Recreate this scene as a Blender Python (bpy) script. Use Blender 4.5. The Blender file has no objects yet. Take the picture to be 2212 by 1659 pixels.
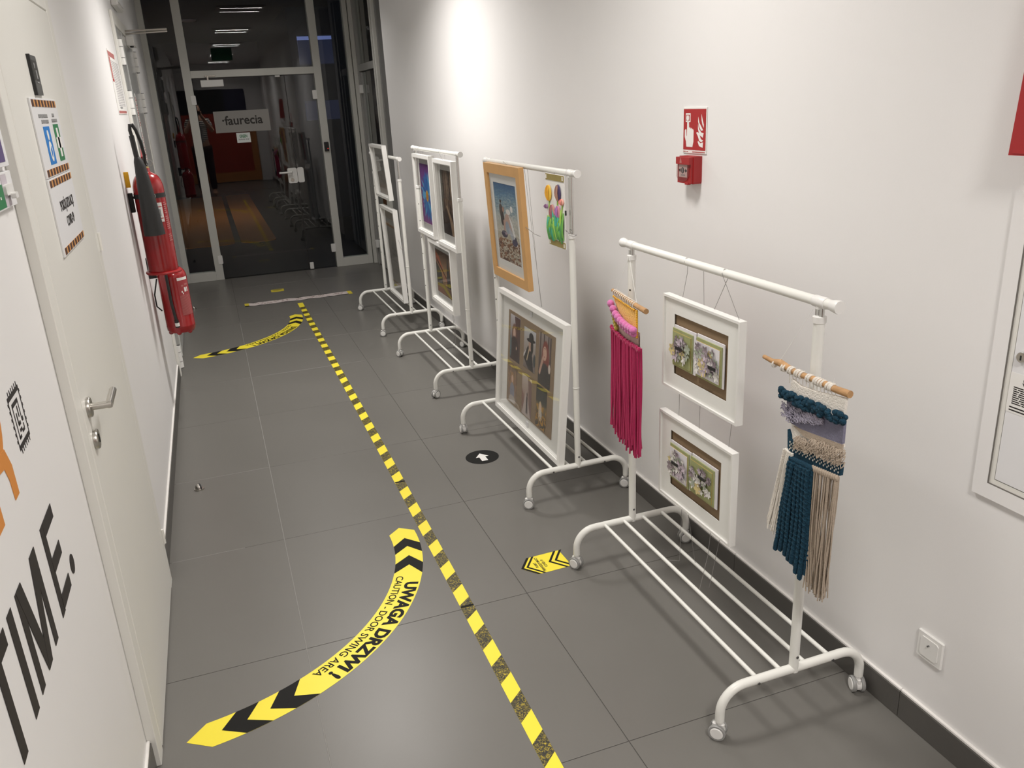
import bpy, math, random
import numpy as np
from mathutils import Vector, Matrix

random.seed(7)
rng = np.random.default_rng(7)
SC = bpy.context.scene
COL = SC.collection
PI = math.pi

# ------------------------------------------------------------------ camera
FPX, PITCH, ROLL, YAW, CAMH = 1777.126, math.radians(19.20793), math.radians(-3.06065), math.radians(18.99937), 1.74138
fw = Vector((math.sin(YAW) * math.cos(PITCH), math.cos(YAW) * math.cos(PITCH), -math.sin(PITCH)))
r0 = Vector((math.cos(YAW), -math.sin(YAW), 0))
u0 = r0.cross(fw)
rr = r0 * math.cos(ROLL) + u0 * math.sin(ROLL)
uu = -r0 * math.sin(ROLL) + u0 * math.cos(ROLL)
cd = bpy.data.cameras.new('camera')
cam = bpy.data.objects.new('camera', cd)
COL.objects.link(cam)
cd.sensor_fit = 'HORIZONTAL'
cd.sensor_width = 36
cd.lens = FPX / 2212 * 36
cd.clip_start = 0.02
m = Matrix((rr, uu, -fw)).transposed().to_4x4()
m.translation = (0, 0, CAMH)
cam.matrix_world = m
SC.camera = cam

# ------------------------------------------------------------------ world (dusk outside the building) and exposure
w = bpy.data.worlds.new('world')
SC.world = w
w.use_nodes = True
bg = w.node_tree.nodes['Background']
bg.inputs['Color'].default_value = (0.30, 0.38, 0.90, 1)
bg.inputs['Strength'].default_value = 0.32
SC.view_settings.view_transform = 'Standard'
SC.view_settings.look = 'None'
SC.view_settings.exposure = 0.0
SC.view_settings.gamma = 1.0
SC.view_settings.use_curve_mapping = False
LAMP = 40.0            # glow of the LED strips themselves
LAMP_W = 32.0           # light thrown by each lamp's optic, in watts
LAMP_COL = (1.0, 0.958, 0.918)


# ------------------------------------------------------------------ materials
def lin(c):
    return tuple((x / 12.92 if x <= 0.04045 else ((x + 0.055) / 1.055) ** 2.4) for x in c)


def rgb(r, g, b):
    return lin((r / 255, g / 255, b / 255))


def mat(name, col, rough=0.5, metal=0.0, spec=0.5, noise=0.0, nscale=8.0, bump=0.0, bscale=80.0, coat=0.0, rvar=0.0, sheen=0.0):
    M = bpy.data.materials.new(name)
    M.use_nodes = True
    nt = M.node_tree
    b = nt.nodes['Principled BSDF']
    b.inputs['Base Color'].default_value = (*col, 1)
    b.inputs['Roughness'].default_value = rough
    b.inputs['Metallic'].default_value = metal
    b.inputs['Specular IOR Level'].default_value = spec
    if coat:
        b.inputs['Coat Weight'].default_value = coat
        b.inputs['Coat Roughness'].default_value = 0.05
    if sheen:
        b.inputs['Sheen Weight'].default_value = sheen
    tc = nt.nodes.new('ShaderNodeTexCoord')
    if noise:
        n = nt.nodes.new('ShaderNodeTexNoise')
        n.inputs['Scale'].default_value = nscale
        n.inputs['Detail'].default_value = 6
        nt.links.new(tc.outputs['Object'], n.inputs['Vector'])
        r = nt.nodes.new('ShaderNodeMapRange')
        r.inputs['To Min'].default_value = 1 - noise
        r.inputs['To Max'].default_value = 1 + noise
        nt.links.new(n.outputs['Fac'], r.inputs['Value'])
        mx = nt.nodes.new('ShaderNodeMix')
        mx.data_type = 'RGBA'
        mx.blend_type = 'MULTIPLY'
        mx.inputs[0].default_value = 1
        mx.inputs[6].default_value = (*col, 1)
        nt.links.new(r.outputs[0], mx.inputs[7])
        nt.links.new(mx.outputs[2], b.inputs['Base Color'])
        if rvar:
            r2 = nt.nodes.new('ShaderNodeMapRange')
            r2.inputs['To Min'].default_value = rough - rvar
            r2.inputs['To Max'].default_value = rough + rvar
            nt.links.new(n.outputs['Fac'], r2.inputs['Value'])
            nt.links.new(r2.outputs[0], b.inputs['Roughness'])
    if bump:
        n2 = nt.nodes.new('ShaderNodeTexNoise')
        n2.inputs['Scale'].default_value = bscale
        n2.inputs['Detail'].default_value = 4
        nt.links.new(tc.outputs['Object'], n2.inputs['Vector'])
        bp = nt.nodes.new('ShaderNodeBump')
        bp.inputs['Strength'].default_value = bump
        bp.inputs['Distance'].default_value = 0.01
        nt.links.new(n2.outputs['Fac'], bp.inputs['Height'])
        nt.links.new(bp.outputs['Normal'], b.inputs['Normal'])
    return M


def emit(name, col, s):
    M = bpy.data.materials.new(name)
    M.use_nodes = True
    nt = M.node_tree
    nt.nodes.remove(nt.nodes['Principled BSDF'])
    e = nt.nodes.new('ShaderNodeEmission')
    e.inputs['Color'].default_value = (*col, 1)
    e.inputs['Strength'].default_value = s
    nt.links.new(e.outputs[0], nt.nodes['Material Output'].inputs[0])
    return M


def glass(name, ior=1.5, tint=(0.93, 0.96, 0.95), rough=0.0):
    M = bpy.data.materials.new(name)
    M.use_nodes = True
    nt = M.node_tree
    nt.nodes.remove(nt.nodes['Principled BSDF'])
    t = nt.nodes.new('ShaderNodeBsdfTransparent')
    t.inputs[0].default_value = (*tint, 1)
    g = nt.nodes.new('ShaderNodeBsdfGlossy')
    g.inputs['Roughness'].default_value = rough
    f = nt.nodes.new('ShaderNodeFresnel')
    f.inputs['IOR'].default_value = ior
    ge = nt.nodes.new('ShaderNodeNewGeometry')       # only the entry face of a pane reflects; the exit face lets the ray out
    sub = nt.nodes.new('ShaderNodeMath')
    sub.operation = 'SUBTRACT'
    sub.inputs[0].default_value = 1.0
    nt.links.new(ge.outputs['Backfacing'], sub.inputs[1])
    mul = nt.nodes.new('ShaderNodeMath')
    mul.operation = 'MULTIPLY'
    nt.links.new(f.outputs[0], mul.inputs[0])
    nt.links.new(sub.outputs[0], mul.inputs[1])
    mx = nt.nodes.new('ShaderNodeMixShader')
    nt.links.new(mul.outputs[0], mx.inputs[0])
    nt.links.new(t.outputs[0], mx.inputs[1])
    nt.links.new(g.outputs[0], mx.inputs[2])
    nt.links.new(mx.outputs[0], nt.nodes['Material Output'].inputs[0])
    return M


def attr_mat(name, rough=0.6):
    M = bpy.data.materials.new(name)
    M.use_nodes = True
    nt = M.node_tree
    b = nt.nodes['Principled BSDF']
    b.inputs['Roughness'].default_value = rough
    a = nt.nodes.new('ShaderNodeAttribute')
    a.attribute_name = 'paint'
    nt.links.new(a.outputs['Color'], b.inputs['Base Color'])
    return M


def worn_black():
    """Black print rubbed off a yellow floor tape."""
    M = bpy.data.materials.new('worn_black')
    M.use_nodes = True
    nt = M.node_tree
    b = nt.nodes['Principled BSDF']
    b.inputs['Roughness'].default_value = 0.5
    tc = nt.nodes.new('ShaderNodeTexCoord')
    n = nt.nodes.new('ShaderNodeTexNoise')
    n.inputs['Scale'].default_value = 120
    n.inputs['Distortion'].default_value = 1.5
    n.inputs['Detail'].default_value = 6
    n.inputs['Roughness'].default_value = 0.7
    nt.links.new(tc.outputs['Object'], n.inputs['Vector'])
    r = nt.nodes.new('ShaderNodeValToRGB')
    r.color_ramp.elements[0].position = 0.50
    r.color_ramp.elements[0].color = (0.02, 0.019, 0.012, 1)
    r.color_ramp.elements[1].position = 0.68
    r.color_ramp.elements[1].color = (*rgb(214, 190, 50), 1)
    nt.links.new(n.outputs['Fac'], r.inputs[0])
    nt.links.new(r.outputs[0], b.inputs['Base Color'])
    return M


MT = dict(
    wall=mat('wall_paint', (0.835, 0.825, 0.815), 0.55, noise=0.015, nscale=3, bump=0.02, bscale=160),
    ceil=mat('ceiling_paint', (0.76, 0.755, 0.74), 0.8, noise=0.02, nscale=5),
    tile=mat('floor_tile', (0.150, 0.144, 0.131), 0.36, noise=0.07, nscale=2.2, bump=0.015, bscale=400, rvar=0.05),
    grout=mat('grout', (0.085, 0.08, 0.073), 0.8, noise=0.1, nscale=30),
    groutl=mat('grout_pale', (0.27, 0.265, 0.25), 0.8, noise=0.1, nscale=30),
    skirt=mat('skirting', (0.095, 0.09, 0.082), 0.4, noise=0.05),
    caulk=mat('caulk', (0.82, 0.80, 0.77), 0.5),
    rack=mat('powder_coat', (0.80, 0.80, 0.755), 0.34, noise=0.01, nscale=40),
    plast=mat('white_plastic', (0.80, 0.795, 0.77), 0.35),
    wheel=mat('wheel_grey', (0.30, 0.30, 0.29), 0.45),
    chrome=mat('chrome', (0.62, 0.62, 0.60), 0.16, 1.0),
    steel=mat('brushed_steel', (0.56, 0.54, 0.50), 0.30, 1.0, noise=0.05, nscale=90),
    screw=mat('screw', (0.25, 0.25, 0.25), 0.35, 1.0),
    frame=mat('white_frame', (0.82, 0.815, 0.785), 0.3, noise=0.01),
    mat_w=mat('passepartout', (0.80, 0.80, 0.765), 0.75),
    mat_g=mat('passepartout_grey', (0.46, 0.455, 0.43), 0.8),
    kraft=mat('kraft', (0.275, 0.20, 0.125), 0.8, noise=0.06, nscale=30),
    kraft2=mat('kraft_dark', (0.235, 0.16, 0.09), 0.8, noise=0.06, nscale=30),
    wood=mat('beech_frame', (0.60, 0.345, 0.135), 0.42, noise=0.10, nscale=9),
    stick=mat('branch', (0.47, 0.27, 0.12), 0.7, noise=0.45, nscale=40, bump=0.3, bscale=60),
    backb=mat('back_board', (0.25, 0.2, 0.15), 0.8),
    wire=mat('wire', (0.26, 0.25, 0.24), 0.5),
    thread=mat('white_thread', (0.75, 0.75, 0.72), 0.8),
    glassp=glass('pane_glass', 1.72),
    glassf=glass('picture_glass', 1.5, (0.97, 0.97, 0.97)),
    plastcl=glass('clear_cover', 1.45, (0.86, 0.78, 0.77), 0.05),
    alu=mat('aluminium_frame', (0.60, 0.60, 0.56), 0.42, 0.0, noise=0.01),
    alu_shaded=mat('aluminium_shaded', (0.33, 0.33, 0.315), 0.42),  # frame aluminium with the side door's weaker light put into its colour
    alud=mat('aluminium_dark', (0.16, 0.16, 0.155), 0.4),
    black=mat('black', (0.014, 0.014, 0.014), 0.45),
    blackp=mat('black_print', (0.013, 0.013, 0.012), 0.55, spec=0.12),
    ink=mat('dark_ink', (0.022, 0.018, 0.017), 0.6),
    rubber=mat('rubber', (0.02, 0.02, 0.02), 0.6, bump=0.1, bscale=300),
    yellow=mat('yellow_vinyl', rgb(246, 228, 60), 0.42, noise=0.03, nscale=20),
    yellowd=mat('yellow_vinyl_worn', rgb(214, 196, 60), 0.5, noise=0.1, nscale=60),
    worn=worn_black(),
    red=mat('extinguisher_red', (0.31, 0.006, 0.009), 0.22, coat=0.5),
    redp=mat('red_plastic', (0.36, 0.014, 0.016), 0.4),
    redprint=mat('red_print', (0.40, 0.02, 0.022), 0.5),
    redpale=mat('red_print_faded', (0.45, 0.16, 0.15), 0.6),
    white=mat('white_print', (0.84, 0.83, 0.80), 0.5),
    whiteb=mat('white_board', (0.79, 0.79, 0.80), 0.4),
    greyprint=mat('grey_print', (0.30, 0.30, 0.30), 0.6),
    door=mat('door_paint', (0.79, 0.78, 0.73), 0.38, noise=0.01, nscale=4),
    doorf=mat('door_frame_paint', (0.78, 0.77, 0.72), 0.42),
    gap=mat('shadow_gap', (0.16, 0.15, 0.135), 0.8),
    leafw=mat('glossy_leaf', (0.66, 0.67, 0.66), 0.16),
    orange=mat('orange_print', rgb(217, 140, 62), 0.5),
    hazo=mat('hazard_orange', rgb(205, 146, 84), 0.5),
    hazb=mat('hazard_brown', rgb(70, 42, 34), 0.5),
    blue=mat('blue_print', rgb(16, 120, 200), 0.5),
    green=mat('green_print', rgb(36, 122, 74), 0.5),
    purple=mat('purple_print', rgb(86, 70, 120), 0.5),
    lilac=mat('lilac_print', rgb(196, 188, 196), 0.5),
    plaque=mat('grey_plaque', (0.13, 0.13, 0.125), 0.3),
    plaqued=mat('grey_plaque_dark', (0.055, 0.055, 0.05), 0.35),
    exitg=mat('exit_green', rgb(10, 110, 60), 0.4),
    carpet=mat('orange_carpet', (0.55, 0.20, 0.03), 0.9, noise=0.1, nscale=60),
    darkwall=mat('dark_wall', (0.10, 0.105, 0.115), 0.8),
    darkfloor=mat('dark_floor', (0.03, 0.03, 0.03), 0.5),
    darkred=mat('dark_red_panel', (0.42, 0.045, 0.02), 0.5),
    brown=mat('orange_border', (0.55, 0.22, 0.06), 0.6),
    navy=mat('navy_panel', (0.03, 0.03, 0.07), 0.5),
    fuchsia=mat('fuchsia_yarn', (0.43, 0.004, 0.085), 0.9, noise=0.2, nscale=120, sheen=0.3),
    pinkw=mat('pink_wool', (0.62, 0.16, 0.40), 0.95, noise=0.12, nscale=60, bump=0.3, bscale=160, sheen=0.4),
    yelw=mat('yellow_yarn', (0.80, 0.42, 0.02), 0.9, noise=0.15, nscale=120, bump=0.4, bscale=200, sheen=0.3),
    olive=mat('olive_yarn', (0.50, 0.38, 0.08), 0.9, noise=0.15, nscale=90, bump=0.3, bscale=200),
    blush=mat('blush_yarn', (0.55, 0.39, 0.35), 0.9, noise=0.08, nscale=150, bump=0.3, bscale=260),
    cream=mat('cream_yarn', (0.80, 0.76, 0.69), 0.95, noise=0.08, nscale=150, bump=0.4, bscale=260),
    teal=mat('teal_yarn', (0.002, 0.038, 0.070), 0.95, noise=0.35, nscale=140, bump=0.6, bscale=260),
    lav=mat('lavender_yarn', (0.20, 0.195, 0.27), 0.95, noise=0.2, nscale=150, bump=0.4, bscale=260),
    lavl=mat('lavender_bits', (0.36, 0.34, 0.42), 0.95, noise=0.3, nscale=150),
    beige=mat('beige_yarn', (0.42, 0.345, 0.27), 0.95, noise=0.15, nscale=120, bump=0.3, bscale=260),
    skin=mat('skin', (0.55, 0.30, 0.20), 0.55),
    hair=mat('hair', (0.03, 0.018, 0.01), 0.6),
    trouser=mat('trousers', (0.04, 0.015, 0.015), 0.8),
    paint=attr_mat('artwork', 0.55),
    photo=attr_mat('photo_print', 0.3),
    gold=mat('gold_edge', (0.45, 0.33, 0.10), 0.45),
    golds=mat('gold_strip', (0.30, 0.24, 0.075), 0.5, noise=0.15, nscale=40),
    cardg=mat('green_card', (0.33, 0.35, 0.16), 0.7, noise=0.25, nscale=25),
    cardw=mat('white_card', (0.74, 0.72, 0.74), 0.7),
    petl=mat('petal_lilac', (0.52, 0.44, 0.50), 0.8, noise=0.4, nscale=40),
    petw=mat('petal_white', (0.70, 0.68, 0.64), 0.8, noise=0.2, nscale=50),
    petg=mat('petal_green', (0.38, 0.42, 0.33), 0.8, noise=0.3, nscale=50),
    pety=mat('petal_yellow', (0.62, 0.51, 0.24), 0.8, noise=0.15, nscale=50),
    petd=mat('petal_dusk', (0.26, 0.21, 0.23), 0.8, noise=0.4, nscale=50),
)


# ------------------------------------------------------------------ mesh helpers
class MB:
    def __init__(s):
        s.v, s.f, s.sm = [], [], []

    def add(s, vs, fs, smooth=False):
        o = len(s.v)
        s.v += [tuple(p) for p in vs]
        s.f += [tuple(i + o for i in f) for f in fs]
        s.sm += [smooth] * len(fs)
        return s

    def box(s, x0, x1, y0, y1, z0, z1, bev=0.0):
        if bev <= 0:
            vs = [(x, y, z) for x in (x0, x1) for y in (y0, y1) for z in (z0, z1)]
            fs = [(0, 1, 3, 2), (4, 6, 7, 5), (0, 4, 5, 1), (2, 3, 7, 6), (0, 2, 6, 4), (1, 5, 7, 3)]
            return s.add(vs, fs)
        b = min(bev, (x1 - x0) / 2.01, (y1 - y0) / 2.01, (z1 - z0) / 2.01)
        vs, idx = [], {}
        lo, hi = (x0, y0, z0), (x1, y1, z1)
        for sx in (0, 1):
            for sy in (0, 1):
                for sz in (0, 1):
                    c = (sx, sy, sz)
                    for ax in range(3):
                        p = []
                        for k in range(3):
                            e = hi[k] if c[k] else lo[k]
                            if k != ax:
                                e += -b if c[k] else b
                            p.append(e)
                        idx[(c, ax)] = len(vs)
                        vs.append(p)
        fs = []
        for ax in range(3):
            k1, k2 = (ax + 1) % 3, (ax + 2) % 3
            for d in (0, 1):
                def C(a, bb):
                    c = [0, 0, 0]
                    c[ax], c[k1], c[k2] = d, a, bb
                    return tuple(c)
                q = [idx[(C(0, 0), ax)], idx[(C(1, 0), ax)], idx[(C(1, 1), ax)], idx[(C(0, 1), ax)]]
                fs.append(tuple(q if d else q[::-1]))
        for ax in range(3):
            k1, k2 = (ax + 1) % 3, (ax + 2) % 3
            for a in (0, 1):
                for bb in (0, 1):
                    c0, c1 = [0, 0, 0], [0, 0, 0]
                    c0[k1] = c1[k1] = a
                    c0[k2] = c1[k2] = bb
                    c1[ax] = 1
                    c0, c1 = tuple(c0), tuple(c1)
                    fs.append((idx[(c0, k1)], idx[(c1, k1)], idx[(c1, k2)], idx[(c0, k2)]))
        for c in {k[0] for k in idx}:
            fs.append((idx[(c, 0)], idx[(c, 1)], idx[(c, 2)]))
        return s.add(vs, fs)

    def tube(s, pts, r, n=10, caps=True, closed=False, smooth=True):
        P = [Vector(p) for p in pts]
        R = r if hasattr(r, '__len__') else [r] * len(P)
        N = len(P)
        T = []
        for i in range(N):
            a = P[(i - 1) % N] if (closed or i > 0) else P[i]
            b = P[(i + 1) % N] if (closed or i < N - 1) else P[i]
            t = (b - a)
            T.append(t.normalized() if t.length > 1e-9 else Vector((0, 0, 1)))
        ref = Vector((0, 0, 1)) if abs(T[0].z) < 0.9 else Vector((1, 0, 0))
        u = T[0].cross(ref).normalized()
        vs, fs = [], []
        for i in range(N):
            u = (u - T[i] * u.dot(T[i]))
            u = u.normalized() if u.length > 1e-9 else T[i].orthogonal().normalized()
            v = T[i].cross(u)
            for k in range(n):
                a = 2 * PI * k / n
                vs.append(P[i] + (u * math.cos(a) + v * math.sin(a)) * R[i])
        for i in range(N if closed else N - 1):
            j = (i + 1) % N
            for k in range(n):
                fs.append((i * n + k, i * n + (k + 1) % n, j * n + (k + 1) % n, j * n + k))
        s.add(vs, fs, smooth)
        if caps and not closed:
            o = len(s.v) - len(vs)
            s.f += [tuple(o + k for k in reversed(range(n))), tuple(o + (N - 1) * n + k for k in range(n))]
            s.sm += [False, False]
        return s

    def cyl(s, p0, p1, r, n=16, r1=None):
        return s.tube([p0, p1], [r, r if r1 is None else r1], n)

    def lathe(s, prof, c=(0, 0, 0), n=28, axis='z', smooth=True):
        vs, fs = [], []
        for (r, h) in prof:
            for k in range(n):
                a = 2 * PI * k / n
                x, y = r * math.cos(a), r * math.sin(a)
                p = {'z': (x, y, h), 'x': (h, x, y), 'y': (y, h, x)}[axis]
                vs.append((p[0] + c[0], p[1] + c[1], p[2] + c[2]))
        for i in range(len(prof) - 1):
            for k in range(n):
                fs.append((i * n + k, i * n + (k + 1) % n, (i + 1) * n + (k + 1) % n, (i + 1) * n + k))
        s.add(vs, fs, smooth)
        o = len(s.v) - len(vs)
        if prof[0][0] > 1e-6:
            s.f.append(tuple(o + k for k in reversed(range(n)))); s.sm.append(False)
        if prof[-1][0] > 1e-6:
            s.f.append(tuple(o + (len(prof) - 1) * n + k for k in range(n))); s.sm.append(False)
        return s

    def prism(s, poly, fn, t0, t1):
        """poly 2d, fn(u,v,t)->3d point, extruded from t0 to t1"""
        n = len(poly)
        vs = [fn(a, b, t0) for a, b in poly] + [fn(a, b, t1) for a, b in poly]
        fs = [tuple(range(n)), tuple(reversed(range(n, 2 * n)))]
        fs += [(i, i + n, (i + 1) % n + n, (i + 1) % n) for i in range(n)]
        return s.add(vs, fs)

    def ball(s, c, r, seg=8, rings=5, sq=(1, 1, 1)):
        vs, fs = [(c[0], c[1], c[2] - r * sq[2])], []
        for i in range(1, rings):
            a = -PI / 2 + PI * i / rings
            for k in range(seg):
                b = 2 * PI * k / seg
                vs.append((c[0] + r * math.cos(a) * math.cos(b) * sq[0], c[1] + r * math.cos(a) * math.sin(b) * sq[1], c[2] + r * math.sin(a) * sq[2]))
        vs.append((c[0], c[1], c[2] + r * sq[2]))
        for k in range(seg):
            fs.append((0, 1 + (k + 1) % seg, 1 + k))
            for i in range(rings - 2):
                a0, b0 = 1 + i * seg, 1 + (i + 1) * seg
                fs.append((a0 + k, a0 + (k + 1) % seg, b0 + (k + 1) % seg, b0 + k))
            L = 1 + (rings - 2) * seg
            fs.append((L + k, L + (k + 1) % seg, len(vs) - 1))
        return s.add(vs, fs, True)

    def mesh(s, name):
        me = bpy.data.meshes.new(name)
        me.from_pydata(s.v, [], s.f)
        me.polygons.foreach_set('use_smooth', s.sm)
        me.update()
        if any(s.sm):
            me.set_sharp_from_angle(angle=math.radians(38))
        return me

    def build(s, name, M, parent=None):
        return link(name, s.mesh(name), M, parent)


def link(name, me, M, parent=None):
    if M is not None and len(me.materials) == 0:
        me.materials.append(MT[M] if isinstance(M, str) else M)
    o = bpy.data.objects.new(name, me)
    COL.objects.link(o)
    if parent is not None:
        o.parent = parent
    return o


def tag(o, label=None, cat=None, group=None, kind=None):
    if label: o['label'] = label
    if cat: o['category'] = cat
    if group: o['group'] = group
    if kind: o['kind'] = kind
    return o


def thing(name, label, cat, loc=(0, 0, 0), rot=(0, 0, 0), group=None):
    o = bpy.data.objects.new(name, None)
    COL.objects.link(o)
    o.empty_display_size = 0.05
    o.location = loc
    o.rotation_euler = rot
    return tag(o, label, cat, group)


def struct(name, parent=None, mb=None, M=None, label=None):
    if mb is None:
        o = bpy.data.objects.new(name, None)
        COL.objects.link(o)
    else:
        o = mb.build(name, M, parent)
    o['kind'] = 'structure'
    if label: o['label'] = label
    return o


RW = (0, 0, -PI / 2)   # a thing whose front looks to -x (right wall): local x = viewer's right, z = up, front = -y
LW = (0, 0, PI / 2)    # a thing whose front looks to +x (left wall)
FRONT = lambda u, v, t: (u, -t, v)       # 2d drawing on a front face, t = height off it
FLAT = lambda u, v, t: (u, v, t)         # 2d drawing on the floor


def text_mesh(s, size, bold=0.0, sx=1.0, depth=0.0006, align='CENTER', spacing=1.0):
    cu = bpy.data.curves.new('text', 'FONT')
    cu.body = s
    cu.size = size
    cu.align_x = align
    cu.align_y = 'CENTER'
    cu.offset = bold
    cu.extrude = depth / 2
    cu.space_character = spacing
    cu.resolution_u = 3
    to = bpy.data.objects.new('text', cu)
    COL.objects.link(to)
    bpy.context.view_layer.update()
    dg = bpy.context.evaluated_depsgraph_get()
    me = bpy.data.meshes.new_from_object(to.evaluated_get(dg))
    bpy.data.objects.remove(to)
    bpy.data.curves.remove(cu)
    me.materials.clear()
    if sx != 1.0:
        me.transform(Matrix.Diagonal((sx, 1, 1, 1)))
    return me


def text_on(parent, name, s, size, M, u=0, v=0, t=0.0005, face='front', bold=0.0, sx=1.0, rot=0.0, width=None, align='CENTER'):
    me = text_mesh(s, size, bold, sx, align=align)
    if width:
        xs = [q.co.x for q in me.vertices]
        k = width / (max(xs) - min(xs))
        me.transform(Matrix.Diagonal((k, 1, 1, 1)))
    me.transform(Matrix.Rotation(rot, 4, 'Z'))
    if face == 'front':
        me.transform(Matrix.Translation((u, -t, v)) @ Matrix.Rotation(PI / 2, 4, 'X'))
    else:
        me.transform(Matrix.Translation((u, v, t)))
    return link(name, me, M, parent)


def rectpoly(x0, x1, y0, y1):
    return [(x0, y0), (x1, y0), (x1, y1), (x0, y1)]


def roundrect(x0, x1, y0, y1, r, n=5):
    out = []
    for cx, cy, a0 in ((x1 - r, y0 + r, -PI / 2), (x1 - r, y1 - r, 0), (x0 + r, y1 - r, PI / 2), (x0 + r, y0 + r, PI)):
        for k in range(n + 1):
            a = a0 + PI / 2 * k / n
            out.append((cx + r * math.cos(a), cy + r * math.sin(a)))
    return out


def ellpoly(cx, cy, rx, ry, n=24):
    return [(cx + rx * math.cos(2 * PI * k / n), cy + ry * math.sin(2 * PI * k / n)) for k in range(n)]


def patch(parent, name, poly, M, t=0.0004, h=0.0006, fn=FRONT):
    return MB().prism(poly, fn, t, t + h).build(name, M, parent)


def ring_boxes(mb, x0, x1, z0, z1, rail, y0, y1, bev=0.0):
    """mitred rectangular frame in the xz plane, front at y0"""
    o = [(x0, z0), (x1, z0), (x1, z1), (x0, z1)]
    i = [(x0 + rail, z0 + rail), (x1 - rail, z0 + rail), (x1 - rail, z1 - rail), (x0 + rail, z1 - rail)]
    for k in range(4):
        j = (k + 1) % 4
        q = [o[k], o[j], i[j], i[k]]
        mb.prism(q, lambda u, v, t: (u, t, v), y0, y1)
    return mb


# ------------------------------------------------------------------ the room shell
XL, XR, YG, HC, YB = -0.41, 1.632, 9.58, 2.9, -4.2
YRE = 7.74                # the right wall ends here, beyond it a recess with a glazed side door
XS = 1.70

TX = [-0.41, 0.064, 0.870, XR + 0.08]
TY0, TYS = 2.4835, 0.8085
fl = MB().box(-0.7, 2.6, YB - 0.2, YG, -0.12, -0.0022)
floor = struct('floor', None, fl, 'grout', 'grey stone tile corridor floor')
g = 0.0011
full = {}
rows = []
k = -9
while TY0 + k * TYS < YG:
    rows.append((max(YB, TY0 + k * TYS), min(YG - 0.03, TY0 + (k + 1) * TYS)))
    k += 1
for ya, yb in rows:
    if yb - ya < 0.05:
        continue
    for c in range(3):
        a, b = TX[c], TX[c + 1]
        key = (c, round(yb - ya, 3))
        if key not in full:
            full[key] = MB().box(a + g, b - g, g, (yb - ya) - g, -0.011, 0.0, 0.0006).mesh('floor_tile')
        o = link('floor_tile', full[key], 'tile', floor)
        o.location.y = ya
for yj, wdt in ((2, 1), (3, 1)):   # pale filled joints in the left column
    y = TY0 + yj * TYS - TYS
    MB().box(-0.39, 0.06 - 0.16 * (yj == 2), y - g, y + g, -0.0105, -0.0004).build('pale_joint', 'groutl', floor)
MB().box(0.064 - g, 0.064 + g, 0.5, 7.4, -0.0105, -0.0004).build('pale_joint', 'groutl', floor)

wl = struct('wall_left', None, MB().box(XL - 0.2, XL, YB, YG + 0.1, 0, HC), 'wall', 'white painted left corridor wall')
wr = struct('wall_right', None, MB().box(XR, XR + 0.35, YB, YRE, 0, HC).box(XR + 0.12, XR + 0.35, YRE, 8.30, 0, HC),
            'wall', 'white painted right corridor wall')
wb = struct('wall_back', None, MB().box(XL, XR, YB - 0.2, YB, 0, HC), 'wall', 'white end wall of the corridor behind the camera')
ce = struct('ceiling', None, MB().box(XL - 0.3, XR + 0.6, YB - 0.2, YG + 0.1, HC, HC + 0.15), 'ceil', 'white corridor ceiling')


def skirting(name, x0, x1, spans, label, cap):
    root = struct(name, None, None, None, label)
    for ya, yb in spans:
        MB().box(x0, x1, ya, yb, 0, 0.086, 0.001).build('skirting_tile', 'skirt', root)
        MB().box(cap[0], cap[1], ya, yb, 0.086, 0.096, 0.002).build('caulk_line', 'caulk', root)
    return root


sp = []
y = -4.2
while y < YRE:
    sp.append((y + 0.0008, min(YRE, y + 0.8085) - 0.0008))
    y += 0.8085
skirting('baseboard_right', 1.621, 1.632, sp, 'dark grey tile skirting along the right wall', (1.623, 1.632))
skirting('baseboard_left', XL, XL + 0.012, [(-4.2, 2.109), (3.157, 5.97), (7.56, 9.52)], 'dark grey tile skirting along the left wall', (XL, XL + 0.009))

# ------------------------------------------------------------------ door_1, the near white door in the left wall
d1 = struct('door_1', None, None, None, 'white flush door with brushed steel lever handle')
d1.location = (XL, 2.63, 0)
d1.rotation_euler = LW
PF = 0.025   # proud of the wall
# frame: local x = world y - 2.63
f0, f1 = 2.11 - 2.63, 3.155 - 2.63
l0, l1 = 2.176 - 2.63, 3.088 - 2.63
fr = MB().box(f0, l0, -PF, 0, 0, 2.12, 0.002).box(l1, f1, -PF, 0, 0, 2.12, 0.002).box(l0, l1, -PF, 0, 2.063, 2.12, 0.002)
fr.build('door_frame', 'doorf', d1)
MB().box(l0, l1, -0.012, 0, 0, 2.063).build('rebate', 'gap', d1)
leaf = MB().box(l0 + 0.005, l1 - 0.004, -PF - 0.0005, -0.002, 0.008, 2.06, 0.002).build('door_leaf', 'door', d1)
hd = MB()
hx, hz = 2.250 - 2.63, 1.042
hd.lathe([(0.0265, -PF - 0.001), (0.0265, -PF - 0.008), (0.025, -PF - 0.010), (0.0, -PF - 0.010)][::-1], (hx, 0, hz), 28, 'y')
MB().add(hd.v, hd.f, True).build('handle_rose', 'steel', leaf)
lv = MB().tube([(hx, -PF - 0.008, hz), (hx, -PF - 0.058, hz)], 0.0095, 16)
lv.tube([(hx - 0.006, -PF - 0.052, hz), (hx + 0.125, -PF - 0.050, hz)], 0.0095, 16)
lv.build('handle_lever', 'steel', leaf)
lk = MB().lathe([(0.0, -PF - 0.012), (0.025, -PF - 0.011), (0.0265, -PF - 0.008), (0.0265, -PF - 0.001)], (hx - 0.005, 0, 0.955), 28, 'y')
lo_ = lk.build('lock_rose', 'steel', leaf)
MB().box(hx - 0.0085, hx - 0.0015, -PF - 0.0135, -PF - 0.011, 0.945, 0.968, 0.001).build('keyhole', 'black', lo_)
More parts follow.
